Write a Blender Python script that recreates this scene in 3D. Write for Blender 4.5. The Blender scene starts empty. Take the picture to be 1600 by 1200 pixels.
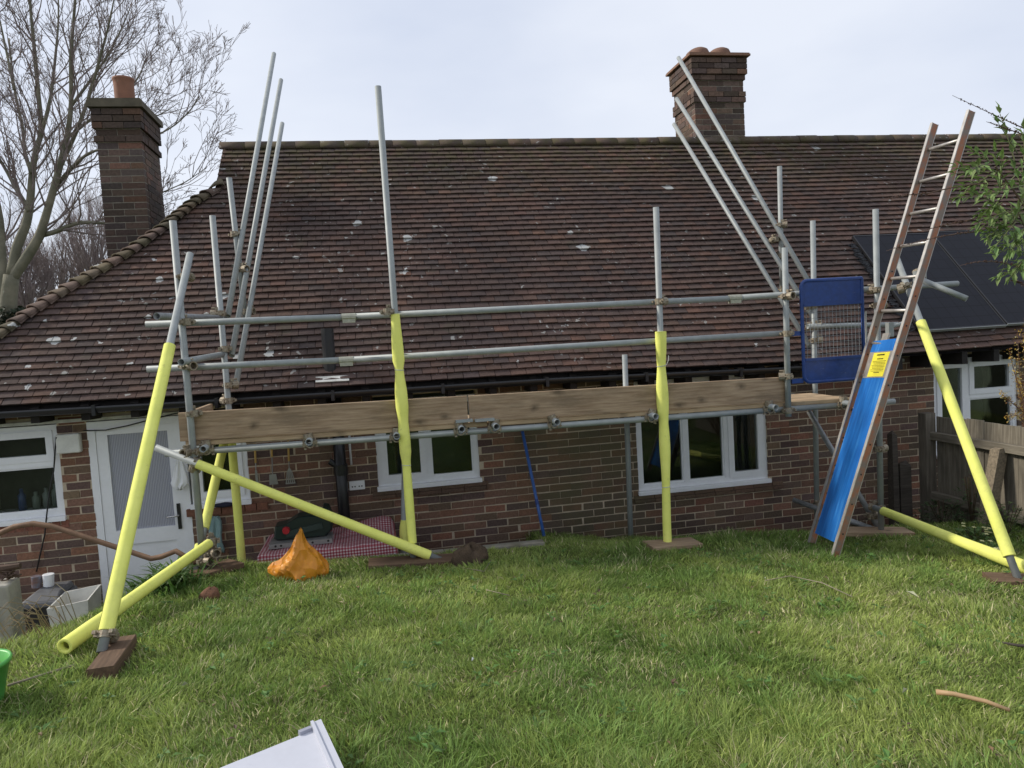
import bpy, math, random
import numpy as np
from mathutils import Vector, Matrix, Quaternion
random.seed(7); rng = np.random.default_rng(11)
scn = bpy.context.scene
COL = scn.collection

# ---------------------------------------------------------------- camera
FPX = 1150.0                                   # focal length in pixels of the 1600 x 1200 photograph
YAW, PITCH, ROLL = [math.radians(a) for a in (10.395, -3.647, -3.431)]
CAM = np.array([0.0, -7.2614, 2.6027])
_f = np.array([math.sin(YAW)*math.cos(PITCH), math.cos(YAW)*math.cos(PITCH), math.sin(PITCH)])
_r = np.array([math.cos(YAW), -math.sin(YAW), 0.0]); _u = np.cross(_r, _f)
_r2 = math.cos(ROLL)*_r + math.sin(ROLL)*_u; _u2 = -math.sin(ROLL)*_r + math.cos(ROLL)*_u
RC = np.array([_r2, _u2, _f])
cam = bpy.data.cameras.new('camera'); camo = bpy.data.objects.new('camera', cam); COL.objects.link(camo)
cam.sensor_fit = 'HORIZONTAL'; cam.sensor_width = 36.0; cam.lens = 36.0*FPX/1600.0
cam.clip_start = 0.05; cam.clip_end = 2000.0
camo.matrix_world = Matrix(((_r2[0], _u2[0], -_f[0], CAM[0]), (_r2[1], _u2[1], -_f[1], CAM[1]),
                            (_r2[2], _u2[2], -_f[2], CAM[2]), (0, 0, 0, 1)))
scn.camera = camo

# ---------------------------------------------------------------- light and sky
SUN_EL, SUN_AZ = 36.0, 288.0                   # degrees; azimuth from +y (north) clockwise: left of and a little behind the house
w = bpy.data.worlds.new('World'); scn.world = w; w.use_nodes = True
nt = w.node_tree; nt.nodes.clear()
out = nt.nodes.new('ShaderNodeOutputWorld'); bg = nt.nodes.new('ShaderNodeBackground')
sky = nt.nodes.new('ShaderNodeTexSky'); sky.sky_type = 'NISHITA'; sky.sun_disc = False
sky.sun_elevation = math.radians(SUN_EL); sky.sun_rotation = math.radians(SUN_AZ)
sky.air_density = 1.0; sky.dust_density = 2.0
tc = nt.nodes.new('ShaderNodeTexCoord'); mp = nt.nodes.new('ShaderNodeMapping'); mp.inputs['Scale'].default_value = (1, 1, 2.6)
n1 = nt.nodes.new('ShaderNodeTexNoise'); n1.inputs['Scale'].default_value = 1.5; n1.inputs['Detail'].default_value = 5
n1.inputs['Roughness'].default_value = 0.5
rp = nt.nodes.new('ShaderNodeValToRGB'); rp.color_ramp.elements[0].position = 0.36; rp.color_ramp.elements[1].position = 0.66
rp.color_ramp.elements[0].color = (6.0, 6.6, 8.0, 1); rp.color_ramp.elements[1].color = (8.0, 8.4, 9.3, 1)
mx = nt.nodes.new('ShaderNodeMix'); mx.data_type = 'RGBA'; mx.inputs['Factor'].default_value = 0.86
nt.links.new(tc.outputs['Generated'], mp.inputs['Vector']); nt.links.new(mp.outputs['Vector'], n1.inputs['Vector'])
nt.links.new(n1.outputs['Fac'], rp.inputs['Fac'])
nt.links.new(sky.outputs['Color'], mx.inputs['A']); nt.links.new(rp.outputs['Color'], mx.inputs['B'])
nt.links.new(mx.outputs['Result'], bg.inputs['Color']); bg.inputs['Strength'].default_value = 0.1
nt.links.new(bg.outputs['Background'], out.inputs['Surface'])
sl = bpy.data.lights.new('sun', 'SUN'); so = bpy.data.objects.new('sun', sl); COL.objects.link(so)
sl.energy = 2.9; sl.angle = math.radians(6); sl.color = (1.0, 0.94, 0.84)
_az = math.radians(SUN_AZ); _el = math.radians(SUN_EL)
SUNV = Vector((math.sin(_az)*math.cos(_el), math.cos(_az)*math.cos(_el), math.sin(_el)))
so.rotation_euler = SUNV.to_track_quat('Z', 'Y').to_euler(); so.location = (-20, 10, 30)
vs = scn.view_settings; vs.view_transform = 'Standard'; vs.look = 'None'; vs.exposure = 0.2; vs.gamma = 1.0; vs.use_curve_mapping = False

# ---------------------------------------------------------------- helpers: a pixel of the photograph to a point on a plane of the place
def ray(u, v): return RC.T @ np.array([(u-800)/FPX, -(v-600)/FPX, 1.0])
def px(P):
    c = RC @ (np.asarray(P, float)-CAM); return 800+FPX*c[0]/c[2], 600-FPX*c[1]/c[2]
def depth(P): return float((RC @ (np.asarray(P, float)-CAM))[2])
def Y(u, v, y=0.0):
    d = ray(u, v); return Vector(CAM+d*((y-CAM[1])/d[1]))
def Z(u, v, z):
    d = ray(u, v); return Vector(CAM+d*((z-CAM[2])/d[2]))
def X(u, v, x):
    d = ray(u, v); return Vector(CAM+d*((x-CAM[0])/d[0]))
def PL(u, v, p, n):
    d = ray(u, v); n = np.asarray(n, float); return Vector(CAM+d*(((np.asarray(p)-CAM)@n)/(d@n)))
def atv(p0, p1, v):                                # fraction along p0-p1 where it crosses image row v
    ts = np.linspace(-.2, 1.2, 281); vv = [px(Vector(p0).lerp(Vector(p1), t))[1] for t in ts]
    return float(ts[int(np.argmin([abs(a-v) for a in vv]))])
def atu(p0, p1, u):
    ts = np.linspace(-.2, 1.2, 281); vv = [px(Vector(p0).lerp(Vector(p1), t))[0] for t in ts]
    return float(ts[int(np.argmin([abs(a-u) for a in vv]))])

# ---------------------------------------------------------------- materials
def _nodes(name):
    m = bpy.data.materials.new(name); m.use_nodes = True; t = m.node_tree
    return m, t, t.nodes['Principled BSDF']
def N(t, kind, **kw):
    n = t.nodes.new(kind)
    for k, v in kw.items():
        if k in n.inputs: n.inputs[k].default_value = v
        else: setattr(n, k, v)
    return n
def ramp(t, stops):
    r = t.nodes.new('ShaderNodeValToRGB'); e = r.color_ramp.elements
    while len(e) < len(stops): e.new(0.5)
    for el, (p, c) in zip(e, stops):
        el.position = p; el.color = c if len(c) == 4 else (*c, 1)
    return r
def mixc(t, fac, a, b, mode='MIX'):
    m = t.nodes.new('ShaderNodeMix'); m.data_type = 'RGBA'; m.blend_type = mode
    for s, v in (('Factor', fac), ('A', a), ('B', b)):
        if hasattr(v, 'type') and hasattr(v, 'links'): t.links.new(v, m.inputs[s])
        elif s == 'Factor': m.inputs[s].default_value = v
        else: m.inputs[s].default_value = (*v, 1)
    return m.outputs['Result']
def posn(t, scale=(1, 1, 1), local=False):
    mpn = t.nodes.new('ShaderNodeMapping'); mpn.inputs['Scale'].default_value = scale
    if local:
        c = t.nodes.new('ShaderNodeTexCoord'); t.links.new(c.outputs['Object'], mpn.inputs['Vector'])
    else:
        c = t.nodes.new('ShaderNodeNewGeometry'); t.links.new(c.outputs['Position'], mpn.inputs['Vector'])
    return mpn.outputs['Vector']
def noise(t, vec, scale, detail=4, rough=.55):
    n = N(t, 'ShaderNodeTexNoise', Scale=scale, Detail=detail, Roughness=rough); t.links.new(vec, n.inputs['Vector']); return n.outputs['Fac']
def bump(t, b, h, strength=.3, dist=.01):
    bn = N(t, 'ShaderNodeBump', Strength=strength, Distance=dist); t.links.new(h, bn.inputs['Height']); t.links.new(bn.outputs['Normal'], b.inputs['Normal'])
def mat(name, col, rough=.6, metal=0, var=.25, scale=12, bmp=.15, bdist=.004, col2=None, local=False, stretch=(1, 1, 1), spec=.5, thr=(.35, .68)):
    m, t, b = _nodes(name)
    v = posn(t, stretch, local); f = noise(t, v, scale)
    c2 = col2 if col2 else tuple(c*(1-var) for c in col)
    r = ramp(t, [(thr[0], c2), (thr[1], col)]); t.links.new(f, r.inputs['Fac'])
    f2 = noise(t, v, scale*7, 3); c = mixc(t, f2, r.outputs['Color'], tuple(min(1, x*1.25) for x in col)); 
    c = mixc(t, .35, r.outputs['Color'], c)
    t.links.new(c, b.inputs['Base Color']); b.inputs['Roughness'].default_value = rough; b.inputs['Metallic'].default_value = metal
    b.inputs['Specular IOR Level'].default_value = spec
    if bmp: bump(t, b, f2, bmp, bdist)
    return m
def attr_mat(name, rough=.85, var=.25, scale=60, bmp=.4, bdist=.004, extra=None, spec=.3):
    m, t, b = _nodes(name)
    a = N(t, 'ShaderNodeAttribute', attribute_name='tint'); v = posn(t)
    f = noise(t, v, scale, 5, .65); r = ramp(t, [(.25, (1-var*1.5,)*3), (.75, (1+var,)*3)]); t.links.new(f, r.inputs['Fac'])
    c = mixc(t, 1.0, a.outputs['Color'], r.outputs['Color'], 'MULTIPLY')
    if extra: c = extra(t, v, c)
    t.links.new(c, b.inputs['Base Color']); b.inputs['Roughness'].default_value = rough; b.inputs['Specular IOR Level'].default_value = spec
    if bmp: bump(t, b, f, bmp, bdist)
    return m
def band(t, f, lo, hi):
    r = ramp(t, [(lo, (0, 0, 0)), (hi, (1, 1, 1))]); t.links.new(f, r.inputs['Fac']); return r.outputs['Color']
def mul(t, a, b):
    n = t.nodes.new('ShaderNodeMath'); n.operation = 'MULTIPLY'
    for i, q in enumerate((a, b)):
        if isinstance(q, float): n.inputs[i].default_value = q
        else: t.links.new(q, n.inputs[i])
    return n.outputs[0]
def sep(t, v, ax):
    s = t.nodes.new('ShaderNodeSeparateXYZ'); t.links.new(v, s.inputs[0]); return s.outputs[ax]
def mrange(t, f, a, b, c=0., d=1.):
    n = t.nodes.new('ShaderNodeMapRange'); t.links.new(f, n.inputs[0])
    for i, q in enumerate((a, b, c, d)): n.inputs[i+1].default_value = q
    return n.outputs[0]
def tile_extra(t, v, c):
    # lichen discs, pale speckle, dark weathering, moss toward the ridge
    dark = band(t, noise(t, v, .8, 4), .42, .66); c = mixc(t, mul(t, dark, .45), c, (.035, .030, .032))
    mot = band(t, noise(t, v, 5.5, 5, .65), .35, .62); c = mixc(t, mul(t, mot, .30), c, (.042, .032, .028))
    orange = band(t, noise(t, v, 2.3, 5), .60, .74); c = mixc(t, mul(t, orange, .35), c, (.15, .075, .045))
    sp = band(t, noise(t, v, 30, 3, .7), .66, .72); spm = band(t, noise(t, v, 1.3, 3), .40, .58)
    c = mixc(t, mul(t, sp, mul(t, spm, .8)), c, (.36, .36, .34))
    vo = N(t, 'ShaderNodeTexVoronoi', Scale=3.6, Randomness=1.0); vo.voronoi_dimensions = '2D'; cmb = t.nodes.new('ShaderNodeCombineXYZ'); t.links.new(sep(t, v, 0), cmb.inputs[0]); t.links.new(mul(t, sep(t, v, 2), 1.38), cmb.inputs[1]); dv = N(t, 'ShaderNodeTexNoise', Scale=14.0, Detail=3)
    vm = t.nodes.new('ShaderNodeVectorMath'); vm.operation = 'MULTIPLY_ADD'; vm.inputs[1].default_value = (.13, .13, .13)
    t.links.new(v, dv.inputs['Vector']); t.links.new(dv.outputs['Color'], vm.inputs[0]); t.links.new(cmb.outputs[0], vm.inputs[2]); t.links.new(vm.outputs[0], vo.inputs['Vector'])
    cs = t.nodes.new('ShaderNodeSeparateColor'); t.links.new(vo.outputs['Color'], cs.inputs[0])
    size = mrange(t, cs.outputs[0], .2, 1.0, .04, .22)
    lt = t.nodes.new('ShaderNodeMath'); lt.operation = 'LESS_THAN'; t.links.new(vo.outputs['Distance'], lt.inputs[0]); t.links.new(size, lt.inputs[1])
    leftm = mrange(t, sep(t, v, 0), -3.5, 3.0, 1.0, .0)
    rnd = t.nodes.new('ShaderNodeMath'); rnd.operation = 'LESS_THAN'; t.links.new(cs.outputs[1], rnd.inputs[0]); t.links.new(mrange(t, sep(t, v, 0), -3.6, -0.6, .48, .035), rnd.inputs[1])
    c = mixc(t, mul(t, mul(t, lt.outputs[0], rnd.outputs[0]), .8), c, (.46, .47, .45))
    v2 = N(t, 'ShaderNodeTexVoronoi', Scale=13.0, Randomness=1.0); v2.voronoi_dimensions = '2D'; t.links.new(vm.outputs[0], v2.inputs['Vector']); c2s = t.nodes.new('ShaderNodeSeparateColor'); t.links.new(v2.outputs['Color'], c2s.inputs[0])
    l2 = t.nodes.new('ShaderNodeMath'); l2.operation = 'LESS_THAN'; t.links.new(v2.outputs['Distance'], l2.inputs[0]); t.links.new(mrange(t, c2s.outputs[0], .0, 1.0, .08, .26), l2.inputs[1]); r2 = t.nodes.new('ShaderNodeMath'); r2.operation = 'LESS_THAN'; t.links.new(c2s.outputs[1], r2.inputs[0]); t.links.new(mul(t, spm, .16), r2.inputs[1])
    c = mixc(t, mul(t, mul(t, l2.outputs[0], r2.outputs[0]), .6), c, (.38, .38, .35))
    top = mrange(t, sep(t, v, 2), 4.2, 5.1, .0, .75); mo = band(t, noise(t, v, 7, 5, .7), .42, .62)
    hip = band(t, noise(t, v, 3.2, 4), .63, .72)
    c = mixc(t, mul(t, top, mo), c, (.085, .075, .03)); c = mixc(t, mul(t, hip, .3), c, (.09, .08, .05))
    return c
def brick_extra(t, v, c):
    alg = mul(t, mul(t, mrange(t, sep(t, v, 0), 1.0, 1.7), mrange(t, sep(t, v, 0), 3.6, 2.3)), band(t, noise(t, v, 1.8, 4), .3, .6))
    c = mixc(t, mul(t, alg, .75), c, (.105, .098, .05))
    ef = band(t, noise(t, v, 26, 4, .7), .64, .74); c = mixc(t, mul(t, ef, .22), c, (.4, .38, .35))
    so = band(t, noise(t, v, 1.1, 5, .6), .5, .7); c = mixc(t, mul(t, so, .4), c, (.045, .035, .032))
    return c
M = {}
M['tile'] = attr_mat('clay_tile', .9, .22, 45, .5, .006, tile_extra)
M['brick'] = attr_mat('brick', .92, .28, 50, .6, .006, brick_extra)
M['chimney_brick'] = attr_mat('chimney_brick', .92, .3, 40, .6, .006)
M['mortar'] = mat('mortar', (.58, .48, .345), .95, var=.35, scale=9, bmp=.5, bdist=.006)
M['old_mortar'] = mat('old_mortar', (.40, .36, .29), .95, var=.5, scale=6, bmp=.5, bdist=.006)
M['upvc'] = mat('white_upvc', (.78, .79, .80), .35, var=.06, scale=5, bmp=.0)
M['old_white'] = mat('flaking_white_paint', (.62, .62, .57), .7, var=.45, scale=14, bmp=.3)
M['galv'] = mat('galvanised_steel', (.32, .34, .33), .58, .2, var=.28, scale=14, bmp=.12, bdist=.002, col2=(.25, .27, .265))
M['galv_dark'] = mat('old_galvanised_steel', (.30, .31, .31), .55, .35, var=.4, scale=20, bmp=.2, bdist=.002)
M['coupler'] = mat('rusty_coupler', (.34, .31, .23), .6, .4, var=.5, scale=60, bmp=.3, bdist=.003, col2=(.17, .11, .07))
M['foam'] = mat('yellow_foam', (.85, .85, .22), .8, var=.10, scale=6, bmp=.12, bdist=.003, col2=(.77, .79, .17), spec=.25)
_t = M['foam'].node_tree; _b = _t.nodes['Principled BSDF']; _c = _b.inputs['Base Color'].links[0].from_socket; _v = posn(_t)
_c = mixc(_t, mul(_t, band(_t, noise(_t, _v, 3.5, 6, .7), .52, .72), .38), _c, (.50, .50, .16)); _c = mixc(_t, mul(_t, band(_t, noise(_t, _v, 11, 6, .75), .60, .70), .35), _c, (.30, .27, .12)); _t.links.new(_c, _b.inputs['Base Color'])
bump(_t, _b, noise(_t, posn(_t, (14, 14, 30)), 1.0, 4, .6), .35, .006)
M['tie'] = mat('cable_tie', (.55, .55, .53), .4, var=.1, bmp=0)
def wood(name, c, c2, knots=True, rough=.8, sx=1.0):
    m, t, b = _nodes(name); v = posn(t, (1.2*sx, 16, 16), True); v2 = posn(t, (1.0*sx, 4, 4), True)
    f = noise(t, v, 3.0, 6, .6); r = ramp(t, [(.3, c2), (.65, c)]); t.links.new(f, r.inputs['Fac']); cc = r.outputs['Color']
    st = band(t, noise(t, v2, 1.9, 6, .65), .48, .68); cc = mixc(t, mul(t, st, .6), cc, tuple(q*.35 for q in c))
    if knots:
        vo = N(t, 'ShaderNodeTexVoronoi', Scale=2.6); vo.voronoi_dimensions = '2D'; pk = posn(t, (1, 1, 1), True); ck = t.nodes.new('ShaderNodeCombineXYZ'); t.links.new(sep(t, pk, 0), ck.inputs[0]); t.links.new(mul(t, sep(t, pk, 2), 1.6), ck.inputs[1]); nd = N(t, 'ShaderNodeTexNoise', Scale=9.0); t.links.new(pk, nd.inputs['Vector']); vk = t.nodes.new('ShaderNodeVectorMath'); vk.operation = 'MULTIPLY_ADD'; vk.inputs[1].default_value = (.12, .05, .05); t.links.new(nd.outputs['Color'], vk.inputs[0]); t.links.new(ck.outputs[0], vk.inputs[2]); t.links.new(vk.outputs[0], vo.inputs['Vector'])
        k = band(t, vo.outputs['Distance'], .16, .05); k2 = ramp(t, [(.03, (1, 1, 1)), (.07, (.6, .6, .6)), (.17, (0, 0, 0))]); t.links.new(vo.outputs['Distance'], k2.inputs['Fac'])
        cc = mixc(t, mul(t, k2.outputs['Color'], .75), cc, tuple(q*.22 for q in c))
    t.links.new(cc, b.inputs['Base Color']); b.inputs['Roughness'].default_value = rough; b.inputs['Specular IOR Level'].default_value = .25
    bump(t, b, f, .35, .004); return m
M['board'] = wood('scaffold_board_wood', (.43, .315, .205), (.23, .152, .09))
M['deck'] = wood('deck_board_wood', (.50, .37, .23), (.36, .25, .15))
M['sole'] = wood('sole_board_wood', (.19, .12, .075), (.09, .058, .038), False)
M['fence'] = wood('weathered_fence_wood', (.25, .22, .17), (.11, .095, .072), False)
M['fence_dark'] = wood('dark_fence_wood', (.19, .165, .13), (.10, .085, .066), False)
M['stump'] = wood('rotten_wood', (.10, .085, .07), (.045, .038, .03), False)
M['black'] = mat('black_plastic', (.012, .012, .013), .35, var=.2, bmp=.05)
M['gutter'] = mat('black_gutter', (.014, .014, .015), .4, var=.3, scale=5, bmp=.05)
M['rafter'] = mat('dark_stained_timber', (.020, .016, .014), .85, var=.4, bmp=.3)
M['blue_steel'] = mat('blue_painted_steel', (.014, .052, .22), .4, var=.3, scale=22, bmp=.08, col2=(.010, .036, .15))
_t = M['blue_steel'].node_tree; _b = _t.nodes['Principled BSDF']; _c = _b.inputs['Base Color'].links[0].from_socket; _c = mixc(_t, mul(_t, band(_t, noise(_t, posn(_t, (9, 9, 40)), 1.2, 6, .75), .62, .70), .55), _c, (.16, .19, .26)); _t.links.new(_c, _b.inputs['Base Color'])
M['wire'] = mat('mesh_wire', (.30, .31, .32), .5, .6, var=.2, bmp=0)
M['concrete'] = mat('concrete', (.34, .32, .27), .92, var=.45, scale=7, bmp=.5, bdist=.008)
M['kerb'] = mat('mossy_concrete', (.33, .31, .26), .95, var=.55, scale=5, bmp=.5, bdist=.008, col2=(.13, .12, .07))
M['pebble_concrete'] = mat('pebbly_concrete', (.36, .29, .20), .95, var=.6, scale=40, bmp=1.0, bdist=.012)
M['paving'] = mat('paving', (.22, .21, .19), .95, var=.4, scale=3, bmp=.4)
M['far_ground'] = mat('far_ground', (.07, .085, .035), .95, var=.4, scale=.3, bmp=0)
M['soil'] = mat('soil', (.12, .08, .048), 1.0, var=.5, scale=16, bmp=1.0, bdist=.02)
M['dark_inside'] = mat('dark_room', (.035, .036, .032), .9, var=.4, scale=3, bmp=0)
def glass():
    m = bpy.data.materials.new('window_glass'); m.use_nodes = True; t = m.node_tree; t.nodes.clear()
    o = t.nodes.new('ShaderNodeOutputMaterial'); tr = N(t, 'ShaderNodeBsdfTransparent', Color=(.80, .84, .82, 1)); gl = N(t, 'ShaderNodeBsdfGlossy', Roughness=.015)
    fr = N(t, 'ShaderNodeFresnel', IOR=1.45); ms = t.nodes.new('ShaderNodeMixShader')
    wv = noise(t, posn(t), 1.5, 2); bn = N(t, 'ShaderNodeBump', Strength=.05, Distance=.02); t.links.new(wv, bn.inputs['Height']); t.links.new(bn.outputs['Normal'], gl.inputs['Normal'])
    t.links.new(fr.outputs[0], ms.inputs[0]); t.links.new(tr.outputs[0], ms.inputs[1]); t.links.new(gl.outputs[0], ms.inputs[2]); t.links.new(ms.outputs[0], o.inputs['Surface'])
    return m
M['glass'] = glass()

# ---------------------------------------------------------------- mesh collecting and linking
W = {}
def tag(o, label=None, cat=None, group=None, kind=None):
    if label: o['label'] = label
    if cat: o['category'] = cat
    if group: o['group'] = group
    if kind: o['kind'] = kind
    return o
def place(o, parent, Mw):
    COL.objects.link(o)
    if parent is not None:
        o.parent = parent; o.matrix_local = W[parent.name].inverted() @ Mw
    else: o.matrix_local = Mw
    W[o.name] = Mw.copy(); return o
def empty(name, loc, label=None, cat=None, group=None):
    o = bpy.data.objects.new(name, None); o.empty_display_size = .1
    place(o, None, Matrix.Translation(Vector(loc))); return tag(o, label, cat, group)
class MB:
    def __init__(s): s.v = []; s.f = []; s.c = []
    def add(s, vs, fs, col=None):
        b = len(s.v); s.v += [tuple(p) for p in vs]; s.f += [tuple(i+b for i in f) for f in fs]
        if col is not None: s.c += [col]*len(vs)
        return s
    def box(s, c, d, rot=None, col=None):
        hx, hy, hz = d[0]/2, d[1]/2, d[2]/2; c = Vector(c)
        vs = [Vector((x, y, z)) for x in (-hx, hx) for y in (-hy, hy) for z in (-hz, hz)]
        if rot is not None: vs = [rot @ q for q in vs]
        return s.add([q+c for q in vs], [(0, 1, 3, 2), (4, 6, 7, 5), (0, 4, 5, 1), (2, 3, 7, 6), (0, 2, 6, 4), (1, 5, 7, 3)], col)
    def bx(s, x0, x1, y0, y1, z0, z1, col=None): return s.box(((x0+x1)/2, (y0+y1)/2, (z0+z1)/2), (x1-x0, y1-y0, z1-z0), None, col)
    def hexa(s, p, col=None):                      # eight corners: bottom ring 0-3, top ring 4-7
        return s.add(p, [(3, 2, 1, 0), (4, 5, 6, 7), (0, 1, 5, 4), (1, 2, 6, 5), (2, 3, 7, 6), (3, 0, 4, 7)], col)
    def sweep(s, pts, radii, n=8, cap=True, col=None, squash=None):
        pts = [Vector(p) for p in pts]; rings = []; up = None
        for i, p in enumerate(pts):
            d = (pts[min(i+1, len(pts)-1)]-pts[max(i-1, 0)]).normalized()
            if up is None: up = d.orthogonal().normalized()
            up = (up-d*up.dot(d)); up = up.normalized() if up.length > 1e-6 else d.orthogonal().normalized()
            sd = d.cross(up); r = radii[i] if hasattr(radii, '__len__') else radii
            sq = squash[i] if squash else 1.0
            rings.append([p+up*(r*math.cos(2*math.pi*k/n))+sd*(r*sq*math.sin(2*math.pi*k/n)) for k in range(n)])
        vs = [q for r in rings for q in r]; fs = []
        for i in range(len(rings)-1):
            for k in range(n): fs.append((i*n+k, i*n+(k+1) % n, (i+1)*n+(k+1) % n, (i+1)*n+k))
        if cap: fs.append(tuple(range(n-1, -1, -1))); fs.append(tuple((len(rings)-1)*n+k for k in range(n)))
        return s.add(vs, fs, col)
    def pipe(s, L, r, r2, n=14):                   # hollow along +z from 0 to L
        vs = []; fs = []
        for (z, q) in ((0, r), (L, r), (L, r2), (0, r2)):
            vs += [(q*math.cos(2*math.pi*k/n), q*math.sin(2*math.pi*k/n), z) for k in range(n)]
        for a in range(4):
            b = (a+1) % 4
            for k in range(n): fs.append((a*n+k, a*n+(k+1) % n, b*n+(k+1) % n, b*n+k))
        return s.add(vs, fs)
    def mesh(s, name, m, smooth=False):
        me = bpy.data.meshes.new(name); me.from_pydata(s.v, [], s.f)
        if s.c:
            a = me.attributes.new('tint', 'FLOAT_COLOR', 'POINT'); a.data.foreach_set('color', np.array([(*c[:3], 1.0) for c in s.c], dtype=np.float32).ravel())
        if m: me.materials.append(m)
        if smooth: me.polygons.foreach_set('use_smooth', [True]*len(me.polygons))
        me.update(); return me
    def build(s, name, m, parent=None, origin=None, Mw=None, smooth=False):
        if Mw is None:
            o0 = Vector(origin) if origin is not None else (W[parent.name].translation if parent is not None else Vector((0, 0, 0)))
            s.v = [(p[0]-o0.x, p[1]-o0.y, p[2]-o0.z) for p in s.v]; Mw = Matrix.Translation(o0)
        return place(bpy.data.objects.new(name, s.mesh(name, m, smooth)), parent, Mw)
def zdir(p0, p1):
    p0, p1 = Vector(p0), Vector(p1); d = p1-p0
    return Matrix.Translation(p0) @ d.to_track_quat('Z', 'Y').to_matrix().to_4x4(), d.length
def tube(name, p0, p1, parent, m='galv', r=.0258, hollow=True, n=14):
    Mw, L = zdir(p0, p1); b = MB()
    if hollow: b.pipe(L, r, r-.004, n)
    else: b.sweep([(0, 0, 0), (0, 0, L)], r, n)
    o = b.build(name, M[m] if isinstance(m, str) else m, parent, Mw=Mw)
    e = o.data; sm = [abs(p.normal.z) < .5 for p in e.polygons]; e.polygons.foreach_set('use_smooth', sm); return o
def plank(name, p0, p1, up, width, thick, parent, m, tint=None):   # local x along the length, z = up, centred
    p0, p1 = Vector(p0), Vector(p1); x = (p1-p0).normalized(); u = Vector(up); z = (u-x*u.dot(x)).normalized(); y = z.cross(x)
    Mw = Matrix(((x.x, y.x, z.x, p0.x), (x.y, y.y, z.y, p0.y), (x.z, y.z, z.z, p0.z), (0, 0, 0, 1))); L = (p1-p0).length
    b = MB(); e = .004; h, t_ = width/2, thick/2
    # bevelled section extruded along x
    sec = [(-t_+e, -h), (t_-e, -h), (t_, -h+e), (t_, h-e), (t_-e, h), (-t_+e, h), (-t_, h-e), (-t_, -h+e)]
    vs = [(xx, a, bb) for xx in (0, L) for a, bb in sec]; k = len(sec)
    fs = [(i, i+k, (i+1) % k+k, (i+1) % k) for i in range(k)]+[tuple(range(k)), tuple(range(2*k-1, k-1, -1))]
    b.add(vs, fs); return b.build(name, M[m] if isinstance(m, str) else m, parent, Mw=Mw)
def jit(c, a):
    k = 1+random.uniform(-a, a); return tuple(max(.004, q*k*(1+random.uniform(-a*.25, a*.25))) for q in c)

# ================================================================ ground
def sstep(a, b, x):
    t_ = np.clip((x-a)/(b-a), 0, 1); return t_*t_*(3-2*t_)
def base(x, y): return .84-.055*x+.045*(-1.3-y)
def vnoise(x, y, seed=0):
    xi = np.floor(x).astype(np.int64); yi = np.floor(y).astype(np.int64); fx = x-xi; fy = y-yi; fx = fx*fx*(3-2*fx); fy = fy*fy*(3-2*fy)
    def h(a, b):
        n_ = (a*374761393+b*668265263+seed*1442695041) & 0x7fffffff; n_ = ((n_ ^ (n_ >> 13))*1274126177) & 0x7fffffff
        return ((n_ ^ (n_ >> 16)) & 0xffff)/65535.0
    return (h(xi, yi)*(1-fx)+h(xi+1, yi)*fx)*(1-fy)+(h(xi, yi+1)*(1-fx)+h(xi+1, yi+1)*fx)*fy
def gz(x, y):
    x = np.asarray(x, float); y = np.asarray(y, float)
    b = base(x, y)
    zw = np.interp(x, [1.3, 2.6, 4.4, 6, 9, 14], [.60, .35, .21, .14, .08, .05])
    zr = np.where(y < -1.25, b, base(x, -1.25)+(zw-base(x, -1.25))*np.clip((y+1.25)/1.25, 0, 1)**1.15)
    zl = np.where(y < -.99, b-.03*sstep(-1.15, -.99, y), -.03)
    z = zl+(zr-zl)*sstep(1.15, 1.45, x)
    s = (x+1.33)*.831+(y+1.48)*(-.556)+.22
    wl = sstep(-.55, .05, s-.15*sstep(-1.7, -2.4, y))
    z = -.03+(z+.03)*wl
    bumps = .016*(vnoise(x*1.7, y*1.7, 3)-.5)+.014*(vnoise(x*5, y*5, 4)-.5)
    return z+bumps*wl*np.clip((-y)/.5, 0, 1)
def lawn_pt(u, v): return PL(u, v, (0, -1.3, .84), (.055, .045, 1.))
xs = np.arange(-6, 13.01, .09); ys = np.concatenate([np.arange(-14, -7.5, .5), np.arange(-7.5, -1.3, .09), np.arange(-1.3, -.9, .03), np.arange(-.9, .021, .09)])
gx, gy = np.meshgrid(xs, ys); zz = gz(gx, gy); nx, ny = len(xs), len(ys)
b = MB(); b.v = list(zip(gx.ravel(), gy.ravel(), zz.ravel()))
b.f = [(j*nx+i, j*nx+i+1, (j+1)*nx+i+1, (j+1)*nx+i) for j in range(ny-1) for i in range(nx-1)]
m, t, bs = _nodes('lawn_soil'); v = posn(t); f = noise(t, v, 5, 5); r = ramp(t, [(.35, (.075, .095, .03)), (.6, (.12, .14, .045)), (.75, (.16, .14, .065))]); t.links.new(f, r.inputs['Fac'])
t.links.new(r.outputs['Color'], bs.inputs['Base Color']); bs.inputs['Roughness'].default_value = 1; bs.inputs['Specular IOR Level'].default_value = .1; bump(t, bs, noise(t, v, 60, 3), .8, .02); M['lawn'] = m
tag(b.build('lawn', M['lawn'], smooth=True), kind='structure')
b = MB(); b.bx(-14, 1.35, -3.2, .0, -.3, 0.0); tag(b.build('path', M['paving']), kind='structure')
b = MB(); b.add([(-600, -600, -.35), (600, -600, -.35), (600, 600, -.35), (-600, 600, -.35)], [(0, 1, 2, 3)]); tag(b.build('ground', M['far_ground']), kind='structure')
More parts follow.
